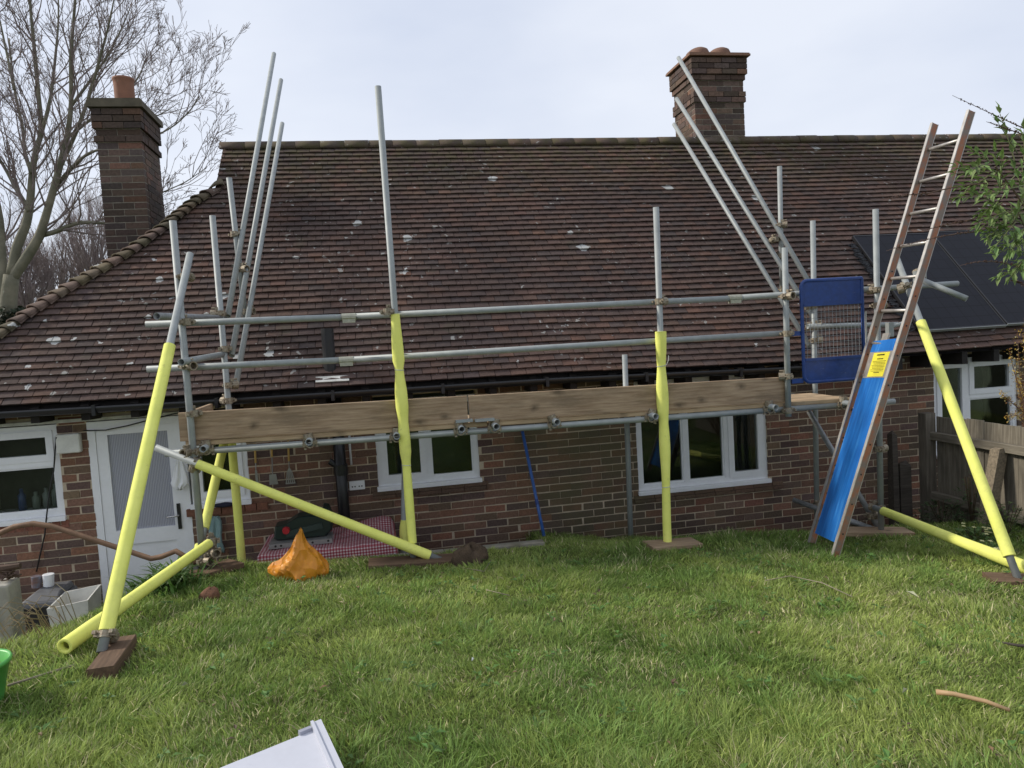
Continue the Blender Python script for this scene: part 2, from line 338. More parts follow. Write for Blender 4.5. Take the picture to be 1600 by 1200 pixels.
# kerb between the sunken path and the lawn
kb = empty('kerb', (0, -.93, .3), 'mossy pale concrete edging between the lawn and the sunken path', 'kerb')
for x0, x1 in ((-1.22, -.4), (-.395, .47), (.475, 1.36)):
    b = MB(); za, zb = .80-.012*(x0+1.2), .80-.012*(x1+1.2)
    b.hexa([(x0, -.985, -.05), (x1, -.985, -.05), (x1, -.88, -.05), (x0, -.88, -.05), (x0, -.985, za), (x1, -.985, zb), (x1, -.88, zb+.004), (x0, -.88, za+.004)])
    b.build('edging_slab', M['kerb'], kb)

# ================================================================ house
house = empty('bungalow', (0, 0, 0), 'brick bungalow with dark clay tile roof, white windows and two brick chimneys', 'house')
XL, XR, YB = -3.74, 11.0, 4.75
OPEN = [(-3.62, -2.866, 1.19, 2.10), (-2.62, -1.79, -.05, 2.10), (-1.79, -1.25, 1.19, 2.10), (-.055, .953, 1.18, 2.10), (2.612, 4.092, .875, 2.10), (6.15, 7.25, .95, 2.10), (8.3, 9.6, .95, 2.10)]
ZT = 2.16
wb = MB()
xb = sorted({XL, XR, *[o[0] for o in OPEN], *[o[1] for o in OPEN]}); zb_ = sorted({-.3, ZT, *[o[2] for o in OPEN if o[2] > 0], 2.10, -.05})
for i in range(len(xb)-1):
    run = None
    for j in range(len(zb_)-1):
        cx, cz = (xb[i]+xb[i+1])/2, (zb_[j]+zb_[j+1])/2
        hole = any(o[0] < cx < o[1] and o[2] < cz < o[3] for o in OPEN)
        if not hole: wb.bx(xb[i], xb[i+1], .003, .12, zb_[j], zb_[j+1])
wb.bx(XL, XL+.1, .1201, YB, -.3, ZT); wb.bx(XR-.1, XR, .1201, YB, -.3, ZT); wb.bx(XL, XR, YB+.0001, YB+.1, -.3, ZT)
wall = wb.build('wall', M['mortar'], house)
BR = [(.235, .115, .076)]*3+[(.19, .108, .076)]*5+[(.132, .088, .070)]*5+[(.175, .115, .078)]*3+[(.14, .098, .070)]*3
BL, BH, JT, CH = .225, .075, .010, .075
bricks = []; k = 0
zc = -.045
while zc < ZT-.02:
    x = XL-(BL/2 if k % 2 else 0)+random.uniform(-.008, .008); z0, z1 = zc, min(zc+CH-JT, ZT)
    while x < XR:
        L = BL-JT+random.uniform(-.007, .004); segs = [(max(x, XL), min(x+L, XR))]
        for o in OPEN:
            if o[2]-.055 < (z0+z1)/2 < o[3]:
                ns = []
                for a, c in segs:
                    if c <= o[0]+.001 or a >= o[1]-.001: ns.append((a, c)); continue
                    if a < o[0]: ns.append((a, o[0]))
                    if c > o[1]: ns.append((o[1], c))
                segs = ns
        for a, c in segs:
            if c-a > .03: bricks.append((a, c, z0+random.uniform(-.0015, .0015), z1+random.uniform(-.0015, .0015)))
        x += BL
    zc += CH; k += 1
def vis_rank(bk):
    P = ((bk[0]+bk[1])/2, 0, (bk[2]+bk[3])/2); u, v = px(P)
    if not (0 < u < 1600 and 0 < v < 1200): return 1e9
    if P[0] < 1.25 and P[2] < .62: return 1e9
    if P[0] > 5.6 and P[2] < 1.5: return 1e9
    if P[2] < .3 or P[2] > 1.92: return 1e9
    return depth(P)-(bk[1]-bk[0])*3.0
order = sorted(range(len(bricks)), key=lambda i: vis_rank(bricks[i])); near = set(order[:300])
variants = {}
rest = MB()
for i, (a, c, z0, z1) in enumerate(bricks):
    yo = random.uniform(-.004, .000); col = jit(random.choice(BR), .22)
    if i in near:
        key = (round((c-a)*50), random.randrange(6))
        if key not in variants:
            lb = MB(); l, h = key[0]/50, CH-JT; q = lambda: random.uniform(-.003, .003)
            lb.hexa([(-l/2+q(), q(), -h/2+q()), (l/2+q(), q(), -h/2+q()), (l/2, .095, -h/2), (-l/2, .095, -h/2), (-l/2+q(), q(), h/2+q()), (l/2+q(), q(), h/2+q()), (l/2, .095, h/2), (-l/2, .095, h/2)], col)
            variants[key] = lb.mesh('brick', M['brick'])
        place(bpy.data.objects.new('brick', variants[key]), wall, Matrix.Translation(((a+c)/2, yo, (z0+z1)/2)))
    else:
        q = lambda: random.uniform(-.002, .002)
        rest.hexa([(a+q(), yo+q(), z0+q()), (c+q(), yo+q(), z0+q()), (c, .095, z0), (a, .095, z0), (a+q(), yo+q(), z1+q()), (c+q(), yo+q(), z1+q()), (c, .095, z1), (a, .095, z1)], col)
tag(rest.build('brickwork', M['brick'], wall), kind='stuff')

# ---- windows and door
def bar(b, x0, x1, z0, z1, y0=.02, y1=.085): b.bx(x0, x1, y0, y1, z0, z1)
def window(x0, x1, z0, z1, lights, sill=True, back=None, label=None):
    """lights: list of (x0, x1, z0, z1, opening?) in fractions of the frame"""
    f = MB(); w_ = .055
    bar(f, x0, x0+w_, z0, z1); bar(f, x1-w_, x1, z0, z1); bar(f, x0+w_, x1-w_, z0, z0+w_); bar(f, x0+w_, x1-w_, z1-w_, z1)
    fr = f.build('window', M['upvc'], house)
    if label: fr['label'] = label
    ix0, ix1, iz0, iz1 = x0+w_, x1-w_, z0+w_, z1-w_
    xm = set()
    for (a, c, d, e, op) in lights:
        X0, X1 = ix0+(ix1-ix0)*a, ix0+(ix1-ix0)*c; Z0, Z1 = iz0+(iz1-iz0)*d, iz0+(iz1-iz0)*e
        g = MB(); mw = .028
        if a > 0: g.bx(X0-mw, X0+mw, .018, .0845, Z0, Z1)
        if d > 0: g.bx(X0+(mw if a > 0 else 0), X1-(mw if c < 1 else 0), .016, .0835, Z0-mw, Z0+mw)
        if g.v: g.build('mullion', M['upvc'], fr)
        a0, c0, d0, e0 = X0+(mw if a > 0 else 0), X1-(mw if c < 1 else 0), Z0+(mw if d > 0 else 0), Z1-(mw if e < 1 else 0)
        if op:
            s = MB(); sw = .052; y0, y1 = .004, .07
            bar(s, a0-.008, a0+sw, d0-.008, e0+.008, y0, y1); bar(s, c0-sw, c0+.008, d0-.008, e0+.008, y0, y1); bar(s, a0+sw, c0-sw, d0-.008, d0+sw, y0, y1); bar(s, a0+sw, c0-sw, e0-sw, e0+.008, y0, y1)
            s.build('sash', M['upvc'], fr); gy_ = .03; a0 += sw; c0 -= sw; d0 += sw; e0 -= sw
        else:
            s = MB(); sw = .016; y0, y1 = .03, .07
            bar(s, a0, a0+sw, d0, e0, y0, y1); bar(s, c0-sw, c0, d0, e0, y0, y1); bar(s, a0+sw, c0-sw, d0, d0+sw, y0, y1); bar(s, a0+sw, c0-sw, e0-sw, e0, y0, y1)
            s.build('bead', M['upvc'], fr); gy_ = .045; a0 += sw; c0 -= sw; d0 += sw; e0 -= sw
        p = MB(); p.bx(a0-.004, c0+.004, gy_, gy_+.006, d0-.004, e0+.004); p.build('pane', M['glass'], fr)
    if sill:
        s = MB(); s.bx(x0-.012, x1+.012, -.035, .019, z0-.032, z0+.004); s.bx(x0-.012, x1+.012, -.040, -.0351, z0-.038, z0-.008); s.build('sill', M['upvc'], fr)
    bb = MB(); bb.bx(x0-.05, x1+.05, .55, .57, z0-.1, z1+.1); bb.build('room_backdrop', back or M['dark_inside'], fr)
    return fr
frosted = mat('green_frosted_light', (.085, .095, .06), .5, var=.4, scale=3, bmp=0)
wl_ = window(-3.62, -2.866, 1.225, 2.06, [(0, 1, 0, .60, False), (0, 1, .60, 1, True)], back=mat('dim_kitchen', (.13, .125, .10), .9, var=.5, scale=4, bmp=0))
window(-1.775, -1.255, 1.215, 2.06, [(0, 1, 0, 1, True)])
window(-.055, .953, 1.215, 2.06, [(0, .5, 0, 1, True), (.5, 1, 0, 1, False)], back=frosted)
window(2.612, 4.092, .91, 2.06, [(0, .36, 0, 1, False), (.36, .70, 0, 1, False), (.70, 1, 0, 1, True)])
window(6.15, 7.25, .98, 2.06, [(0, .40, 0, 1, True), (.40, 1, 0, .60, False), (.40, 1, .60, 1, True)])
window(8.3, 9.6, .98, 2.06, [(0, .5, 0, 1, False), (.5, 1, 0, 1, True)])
# bottles on the kitchen sill behind the glass
for i, (x, h, c) in enumerate([(-3.34, .2, (.08, .12, .3)), (-3.22, .16, (.3, .33, .28)), (-3.13, .19, (.35, .36, .34)), (-3.05, .22, (.3, .32, .3)), (-3.0, .25, (.4, .4, .36))]):
    b = MB(); b.sweep([(x, .3, 1.26), (x, .3, 1.26+h*.7), (x, .3, 1.26+h*.8), (x, .3, 1.26+h)], [.035, .035, .016, .016], 10)
    o = b.build('sill_bottle', mat('bottle%d' % i, c, .3, var=.1, bmp=0), None, origin=(x, .3, 1.26), smooth=True)
    tag(o, ['squat blue bottle behind the kitchen window beside the door', 'small pale jar next to the blue bottle behind kitchen window', 'middle pale bottle behind the kitchen window', 'second pale bottle from the right behind the kitchen window', 'tallest cream bottle at the right of the kitchen window'][i], 'bottle', 'bottles on the kitchen sill')
b = MB(); b.bx(-3.62, -2.87, .2, .4, 1.21, 1.26); b.build('inner_sill', M['upvc'], wl_)
# curtain in the three-light window
cv = MB(); n_ = 44
for i in range(n_+1):
    x = 3.72+.33*i/n_; y = .30+.018*math.sin(i*1.1)
    cv.v += [(x, y, .95), (x, y, 2.04)]
cv.f = [(2*i, 2*i+2, 2*i+3, 2*i+1) for i in range(n_)]; cv.build('curtain', mat('grey_curtain', (.10, .10, .105), .9, var=.2), house)
# tile sills below windows
for (x0, x1, z) in ((-.12, 1.03, 1.18), (2.55, 4.25, .872), (6.1, 7.3, .945)):
    s = MB()
    xx = x0
    while xx < x1-.01:
        e = min(xx+.225, x1); s.bx(xx+.003, e-.003, -.045, .06, z-.075+random.uniform(-.003, .003), z-.042, jit((.13, .08, .055), .15)); s.bx(xx+.003-.0, e-.003, -.02, .06, z-.040, z-.002, jit((.17, .11, .075), .15)); xx = e
    s.build('tile_sill', M['brick'], house)
s = MB(); xx = -1.83
while xx < -1.19: s.bx(xx+.004, xx+.1, -.035, .06, 1.11, 1.178, jit((.20, .09, .055), .15)); xx += .105
s.build('brick_sill', M['brick'], house)
s = MB(); xx = -3.66
while xx < -2.87: s.bx(xx+.005, xx+.07, -.006, .06, 1.118, 1.186, jit((.22, .095, .065), .15)); xx += .075
s.build('brick_sill', M['brick'], house)
# door
d = MB(); bar(d, -2.62, -2.555, .0, 2.06, .0, .09); bar(d, -1.845, -1.79, .0, 2.06, .0, .09); bar(d, -2.555, -1.845, 1.995, 2.06, .0, .09)
door = d.build('door_frame', M['upvc'], house)
l = MB(); x0, x1 = -2.553, -1.847
bar(l, x0, x0+.095, .02, 1.993, .01, .06); bar(l, x1-.095, x1, .02, 1.993, .01, .06); bar(l, x0+.095, x1-.095, 1.93, 1.993, .01, .06); bar(l, x0+.095, x1-.095, .90, 1.035, .01, .06); bar(l, x0+.095, x1-.095, .02, .14, .01, .06); bar(l, x0+.095, x1-.095, .14, .90, .028, .05)
leaf = l.build('door_leaf', M['upvc'], house)
m, t, bs = _nodes('reeded_obscure_glass'); v = posn(t, (1, 1, 1)); wv = N(t, 'ShaderNodeTexWave', Scale=22.0, Distortion=1.5); wv.bands_direction = 'X'; t.links.new(v, wv.inputs['Vector'])
r = ramp(t, [(.2, (.26, .27, .31)), (.8, (.42, .43, .49))]); t.links.new(wv.outputs['Fac'], r.inputs['Fac']); t.links.new(r.outputs['Color'], bs.inputs['Base Color']); bs.inputs['Roughness'].default_value = .25; bump(t, bs, wv.outputs['Fac'], .5, .004); M['reeded'] = m
p = MB(); p.bx(x0+.09, x1-.09, .03, .04, 1.03, 1.935); p.build('door_pane', M['reeded'], leaf)
h = MB(); h.bx(-1.915, -1.885, -.006, .012, 1.0, 1.24); h.build('handle_plate', M['black'], leaf)
h = MB(); h.sweep([(-1.90, .0, 1.135), (-1.90, -.05, 1.135), (-1.905, -.055, 1.135), (-2.0, -.055, 1.132)], .009, 8); h.build('lever_handle', mat('chrome', (.6, .6, .6), .2, .9, var=.1, bmp=0), leaf, smooth=True)
# alarm box, socket, cables, soil pipe
b = MB(); c0 = Y(107, 693, -.05); b.box((c0.x, -.035, c0.z), (.20, .07, .175)); ab = b.build('alarm_box', mat('cream_plastic', (.70, .70, .64), .5, var=.2, scale=9, bmp=.05), house)
bv = ab.modifiers.new('bevel', 'BEVEL'); bv.width = .015; bv.segments = 3
c0 = Y(558, 758, -.01); b = MB(); b.box((c0.x, -.012, c0.z), (.146, .024, .086)); so_ = b.build('socket', M['upvc'], house)
b = MB()
for dx in (-.045, -.02, .02, .045): b.box((c0.x+dx, -.0255, c0.z-.01), (.012, .004, .012))
b.build('socket_hole', M['black'], so_)
def cable(name, pts, r, m, parent, n=6): 
    q = MB(); q.sweep(pts, r, n); return q.build(name, m, parent, smooth=True)
cable('cable', [Y(88, 683, -.07), Y(86, 705, -.02), Y(84, 735, -.03), Y(77, 770, -.04), Y(73, 805, -.045), Y(70, 835, -.03), Y(62, 870, -.03), Y(57, 893, -.03)], .007, M['black'], house)
cable('cable', [Y(130, 673, -.02), Y(165, 672, -.03), Y(200, 665, -.03), Y(230, 657, -.03), Y(262, 649, -.03), Y(300, 640, -.03)], .006, M['black'], house)
cable('white_conduit', [Y(545, 640, -.02), Y(546, 690, -.02), Y(549, 726, -.02)], .012, M['upvc'], house)
sp = MB(); c0 = Y(533, 740, -.09); sp.sweep([(c0.x, -.09, 0), (c0.x, -.09, 2.25)], .055, 16); soil = sp.build('soil_pipe', M['black'], house, smooth=True)
sp = MB(); zc_ = Y(533, 732, -.09).z; sp.sweep([(c0.x, -.09, zc_-.06), (c0.x, -.09, zc_+.04)], .066, 16); sp.sweep([(c0.x, -.09, zc_), (c0.x-.1, -.09, zc_+.08)], .03, 10); sp.build('pipe_collar', M['black'], soil)

# ---- roof
PR = math.radians(46.5); YE, ZE = -.32, 2.213; cP, sP = math.cos(PR), math.sin(PR); nP = Vector((0, -sP, cP))
ob = [(0, 224.3), (4, 248.5), (8, 274.2), (12, 301.8), (17, 337.2), (21, 367.3), (25, 400.6), (29, 433), (33, 469.2), (36, 497.7), (39, 526.5), (42, 555.8), (45, 584.6)]
NR = 45
def splane(u, v): P = PL(u, v, (0, YE, ZE), nP); return (P.y-YE)/cP, P
sv = [(45-i, splane(880, v)[0]) for i, v in ob]; sv.sort(); sv[0] = (0, 0.0)
SE = np.interp(np.arange(NR+1), [a for a, _ in sv], [c for _, c in sv]); SR = float(SE[-1])
def sag(x, s): return float(np.interp(x, [-4, -3.2, -1.67, 1.79, 4.03, 5.8, 7, 12], [.052, .049, .026, 0, -.055, -.052, -.04, -.04]))*(1-s/SR)+.012*math.sin(x*1.1+s*1.7)*min(1, s)*(1-s/SR)
def roofpt(x, s, off=0.0): return Vector((x, YE+s*cP-sP*off, ZE+s*sP+cP*off+sag(x, s)))
hp = [splane(u, v) for (u, v) in [(352, 226), (338, 300), (312, 313), (255, 362), (200, 402), (150, 432), (100, 461), (50, 494), (0, 531)]]
hp = sorted([(s, P.x) for s, P in hp]); sl_ = (hp[1][1]-hp[0][1])/(hp[1][0]-hp[0][0]); hp.insert(0, (-.05, hp[0][1]-sl_*1.0*(hp[0][0]+.05))); hp.append((SR+.3, hp[-1][1]))
def xhip(s): return float(np.interp(s, [a for a, _ in hp], [c for _, c in hp]))
S_GAB = [s for s, x in hp][-4] if False else splane(338, 300)[0]
RIDGE = roofpt(0, SR+.045); XG = xhip(SR); XE = xhip(0)
YR, ZR = RIDGE.y, RIDGE.z-.03
roof_b = MB()   # dark underlay sheets: front slope, hip end, gablet, back slope
g = [roofpt(XE, 0, -.07), roofpt(XR+.5, 0, -.07), roofpt(XR+.5, SR+.03, -.07), roofpt(XG, SR+.03, -.07), roofpt(xhip(S_GAB), S_GAB, -.07)]
roof_b.add(g, [(0, 1, 2, 3, 4)])
ybk = 2*YR-YE; hip0, hipg = roofpt(XE, 0, -.07), roofpt(xhip(S_GAB), S_GAB, -.07); hb0, hbg = Vector((hip0.x, 2*YR-hip0.y, hip0.z)), Vector((hipg.x, 2*YR-hipg.y, hipg.z))
roof_b.add([hip0, hipg, hbg, hb0], [(0, 1, 2, 3)])
roof_b.add([hipg, hbg, Vector((XG+.02, YR, ZR))], [(0, 1, 2)])
roof_b.add([Vector((XG, YR, ZR)), Vector((XR+.5, YR, ZR)), Vector((XR+.5, ybk, ZE)), hb0, hbg], [(0, 1, 2, 3, 4)])
roof_b.add([Vector((XE, YE+.02, ZE-.03)), Vector((XR+.5, YE+.02, ZE-.03-.06)), Vector((XR+.5, .0, ZT+.0)), Vector((XE, .0, ZT+.0))], [(0, 1, 2, 3)])
roof = roof_b.build('roof', M['rafter'], house)
TW = .152
def tile_verts(wd, ln, rx, lift, cam):
    vs = []
    for i, a in enumerate((-.5, 0, .5)):
        cz = -cam*(a*2)**2
        vs += [(a*wd, 0, lift-.016+cz), (a*wd, 0, lift+cz), (a*wd, ln, -.002+cz), (a*wd, ln, .008+cz)]
    fs = []
    for i in (0, 4): fs += [(i+1, i+5, i+7, i+3), (i, i+4, i+5, i+1), (i, i+2, i+6, i+4)]
    fs += [(0, 1, 3, 2), (8, 10, 11, 9)]
    return vs, fs
TC = [(.112, .070, .055)]*7+[(.100, .066, .054)]*4+[(.126, .074, .056)]*3+[(.092, .066, .058)]*2+[(.150, .082, .058)]
tv = []
for q in range(18):
    tb = MB(); vs, fs = tile_verts(TW-.0045+random.uniform(-.003, .001), .15, 0, .043+random.uniform(-.002, .002), random.uniform(.001, .003)); tb.add(vs, fs, jit(random.choice(TC), .09)); tv.append(tb.mesh('tile', M['tile']))
tiles = []
for i in range(NR):
    s0 = float(SE[i]); xh0 = xhip(s0+.04); x = -4.2+(TW/2 if i % 2 else 0)+random.uniform(-.01, .01)
    while x < XR+.4:
        a, c = x, x+TW
        if c > xh0+.02:
            tiles.append((max(a, xh0-.01), c, s0, i))
        x += TW
def tr(tq):
    P = roofpt((tq[0]+tq[1])/2, tq[2]); u, v = px(P)
    if not (2 < u < 1598 and 0 < v < 1200) or tq[1]-tq[0] < .14: return 1e9
    return depth(P)
torder = sorted(range(len(tiles)), key=lambda i: tr(tiles[i])); tnear = set(torder[:300])
trest = MB(); Rm0 = Matrix(((1, 0, 0), (0, cP, -sP), (0, sP, cP)))
for i, (a, c, s0, row) in enumerate(tiles):
    P = roofpt((a+c)/2, s0+random.uniform(-.002, .0015)); slope_x = (sag(c+.1, s0)-sag(a-.1, s0))/(c-a+.2)
    R_ = Rm0 @ Matrix.Rotation(random.gauss(0, .0025), 3, 'Z') @ Matrix.Rotation(-slope_x*.7+random.gauss(0, .003), 3, 'Y')
    if i in tnear:
        place(bpy.data.objects.new('tile', random.choice(tv)), roof, Matrix.Translation(P) @ R_.to_4x4())
    else:
        vs, fs = tile_verts(c-a-.0045, .15, 0, .043+random.uniform(-.002, .003), random.uniform(.001, .003)); trest.add([P+R_ @ Vector(q) for q in vs], fs, jit(random.choice(TC), .09))
tag(trest.build('tiling', M['tile'], roof), kind='stuff')
# ridge tiles
x = XG-.05; rv = []
def halfround(L, r, n=9, th=.014):
    vs = []; fs = []
    for xx in (0, L):
        for q in (r, r-th): vs += [(xx, q*math.cos(math.pi*(k/n)*1.0)*1.05, q*math.sin(math.pi*k/n)*.98) for k in range(n+1)]
    m1 = n+1
    for k in range(n): fs += [(k, k+1, 2*m1+k+1, 2*m1+k), (m1+k+1, m1+k, 3*m1+k, 3*m1+k+1), (k+1, k, m1+k, m1+k+1), (2*m1+k, 2*m1+k+1, 3*m1+k+1, 3*m1+k)]
    fs += [(0, 2*m1, 3*m1, m1), (n, m1+n, 3*m1+n, 2*m1+n)]
    return vs, fs
for q in range(6):
    rb = MB(); vs, fs = halfround(.297, .118+random.uniform(-.003, .003)); rb.add(vs, fs, jit((.13, .09, .07), .2)); rv.append(rb.mesh('ridge_tile', M['tile'], True))
while x < XR+.3:
    place(bpy.data.objects.new('ridge_tile', random.choice(rv)), roof, Matrix.Translation((x, YR+random.uniform(-.004, .004), ZR-.042+random.uniform(-.002, .002))) @ Matrix.Rotation(random.gauss(0, .002), 4, 'Y')); x += .3
# bonnet tiles down the hip, verge undercloak at the gablet
bv_ = []
for q in range(5):
    bb = MB(); n = 8; vs = []; fs = []
    for (yy, rr, hh) in ((0, .135, .062), (.08, .105, .042), (.19, .065, .010)):
        vs += [(rr*math.cos(math.pi*k/n), yy, hh*math.sin(math.pi*k/n)**.8-.018) for k in range(n+1)]
        vs += [(rr*math.cos(math.pi*k/n), yy, hh*math.sin(math.pi*k/n)**.8-.034) for k in range(n+1)]
    m1 = n+1
    for L_ in (0, 1):
        o0 = L_*2*m1
        for k in range(n): fs += [(o0+k, o0+k+1, o0+2*m1+k+1, o0+2*m1+k), (o0+m1+k+1, o0+m1+k, o0+3*m1+k, o0+3*m1+k+1)]
    for k in range(n): fs.append((k+1, k, m1+k, m1+k+1))
    bb.add(vs, fs, jit(random.choice([(.14, .10, .075), (.16, .125, .07), (.14, .115, .065)]), .2)); bv_.append(bb.mesh('bonnet_tile', M['tile'], True))
for i in range(NR):
    s0 = float(SE[i])
    if s0 > S_GAB+.02: break
    p0, p1 = roofpt(xhip(s0), s0), roofpt(xhip(s0+.1), s0+.1); yv = (p1-p0).normalized()
    nl = Vector((-sP, -sP, cP*1.2)).normalized(); zv = (nl-yv*nl.dot(yv)).normalized(); xv = yv.cross(zv)
    P = p0+zv*.034
    place(bpy.data.objects.new('bonnet_tile', random.choice(bv_)), roof, Matrix(((xv.x, yv.x, zv.x, P.x), (xv.y, yv.y, zv.y, P.y), (xv.z, yv.z, zv.z, P.z), (0, 0, 0, 1))) @ Matrix.Rotation(random.gauss(0, .03), 4, 'Y'))
# gutter, rafter feet, painted infill
gt = MB(); n = 8; xsn = np.linspace(XE-.02, 5.25, 40)
for xx in xsn:
    c0 = Vector((xx, YE-.045, ZE-.032+sag(xx, 0)))
    gt.v += [(c0.x, c0.y+.058*math.cos(math.pi+math.pi*k/n), c0.z+.058*math.sin(math.pi+math.pi*k/n)+.004) for k in range(n+1)]
gt.f = [(i*(n+1)+k, i*(n+1)+k+1, (i+1)*(n+1)+k+1, (i+1)*(n+1)+k) for i in range(len(xsn)-1) for k in range(n)]
gu = gt.build('gutter', M['gutter'], house, smooth=True); gu.modifiers.new('thick', 'SOLIDIFY').thickness = .004
for xx in np.arange(-3.4, 5.2, 1.0):
    c0 = Vector((xx, YE-.045, ZE-.06+sag(xx, 0))); q = MB(); q.box((c0.x, c0.y, c0.z), (.03, .13, .09)); q.build('gutter_bracket', M['black'], gu)
xx = XE+.25
while xx < XR:
    q = MB(); s_ = sag(xx, 0); q.hexa([(xx, -.30, ZE-.15+s_), (xx+.07, -.30, ZE-.15+s_), (xx+.07, .0, ZE-.16+s_), (xx, .0, ZE-.16+s_), (xx, -.30, ZE-.02+s_), (xx+.07, -.30, ZE-.02+s_), (xx+.07, .0, ZE+.16+s_), (xx, .0, ZE+.16+s_)]); q.build('rafter_foot', M['rafter'], roof)
    if random.random() < .75:
        q = MB(); q.bx(xx+.075, xx+.075+random.uniform(.18, .30), -.03, -.012, 2.125+s_, 2.155+s_); q.build('painted_infill', M['old_white'], roof)
    xx += .40
q = MB(); q.hexa([(-3.7, -.03, 2.075), (-1.80, -.03, 2.07), (-1.80, .015, 2.07), (-3.7, .015, 2.075), (-3.7, -.03, 2.105), (-1.80, -.03, 2.10), (-1.80, .015, 2.10), (-3.7, .015, 2.105)]); q.build('lintel_trim', M['old_white'], house)
# vent pipe and flashing patches
c0 = Y(516, 581, -.17); c1 = Y(515, 513, -.17)
q = MB(); q.pipe(c1.z-c0.z+.1, .058, .050, 16); vp = q.build('vent_pipe', mat('grey_black_pipe', (.018, .018, .019), .55, var=.4, scale=20), house, Mw=Matrix.Translation((c0.x, -.17, c0.z-.1)), smooth=False)
for (u0, u1, v) in ((494, 546, 601),):
    s0, P0 = splane(u0, v); s1, P1 = splane(u1, v-3); q = MB()
    q.hexa([roofpt(P0.x, s0-.03, .034), roofpt(P1.x, s1-.03, .034), roofpt(P1.x, s1+.045, .022), roofpt(P0.x, s0+.045, .022), roofpt(P0.x, s0-.03, .044), roofpt(P1.x, s1-.03, .044), roofpt(P1.x, s1+.045, .034), roofpt(P0.x, s0+.045, .034)]); q.build('flashing_patch', M['old_white'], roof)
# solar panels
m, t, bs = _nodes('solar_glass'); bk = N(t, 'ShaderNodeTexBrick', Scale=1.0); bk.offset = 0; bk.inputs['Color1'].default_value = (.012, .013, .018, 1); bk.inputs['Color2'].default_value = (.013, .014, .02, 1); bk.inputs['Mortar'].default_value = (.005, .005, .007, 1)
bk.inputs['Brick Width'].default_value = .16; bk.inputs['Row Height'].default_value = .16; bk.inputs['Mortar Size'].default_value = .004; t.links.new(posn(t, (1, 1, 1), True), bk.inputs['Vector']); t.links.new(bk.outputs['Color'], bs.inputs['Base Color']); bs.inputs['Roughness'].default_value = .5; bs.inputs['Specular IOR Level'].default_value = .12; M['solar'] = m
sa, Pa = splane(1330, 362); sb_, Pb = splane(1441, 506); OFFP = .10
corner = PL(1441, 507, roofpt(0, 0, OFFP), nP); topc = PL(1330, 361, roofpt(0, 0, OFFP), nP); seam = PL(1575, 499, roofpt(0, 0, OFFP), nP)
s_lo = (corner.y-YE+sP*OFFP)/cP; s_hi = (topc.y-YE+sP*OFFP)/cP; pw = seam.x-corner.x; x0p = (corner.x+topc.x)/2
for r_ in range(1):
    for cidx in range(4):
        a, c = x0p+cidx*pw+.008, x0p+(cidx+1)*pw-.008; s0, s1 = s_lo, s_hi; o_ = roofpt(a, s0, OFFP)
        Mw = Matrix.Translation(o_) @ Rm0.to_4x4(); q = MB(); q.bx(0, c-a, 0, s1-s0, -.035, 0); pnl = q.build('solar_panel', M['solar'], house, Mw=Mw)
        q = MB(); fwd = .012; q.bx(-.001, c-a+.001, -.006, fwd, -.037, .003); q.bx(-.001, c-a+.001, s1-s0-fwd, s1-s0+.006, -.037, .003); q.bx(-.004, fwd, fwd, s1-s0-fwd, -.037, .003); q.bx(c-a-fwd, c-a+.004, fwd, s1-s0-fwd, -.037, .003); q.build('panel_frame', mat('panel_frame', (.012, .012, .014), .5, .0, bmp=0) if cidx == 0 else bpy.data.materials['panel_frame'], pnl, Mw=Mw)
        q = MB(); q.bx(-.004, c-a+.004, -.012, -.0065, -.03, .004); q.build('panel_trim', M['galv'], pnl, Mw=Mw)
        q = MB(); q.bx(.1, .14, .02, s1-s0-.02, -.07, -.038); q.bx(c-a-.14, c-a-.1, .02, s1-s0-.02, -.07, -.038); q.build('mounting_rail', M['galv_dark'], pnl, Mw=Mw)
# bird-guard brush along the left edge of the panels
q = MB()
for i in range(420):
    s = random.uniform(s_lo+.05, s_hi-.12); p0 = roofpt(x0p-.02, s, random.uniform(.03, .075)); q.sweep([p0, p0+Vector((-random.uniform(.04, .10), random.uniform(-.03, .03), random.uniform(-.03, .02)))], .004, 3, False)
tag(q.build('bird_guard_brush', M['black'], house), kind='stuff')

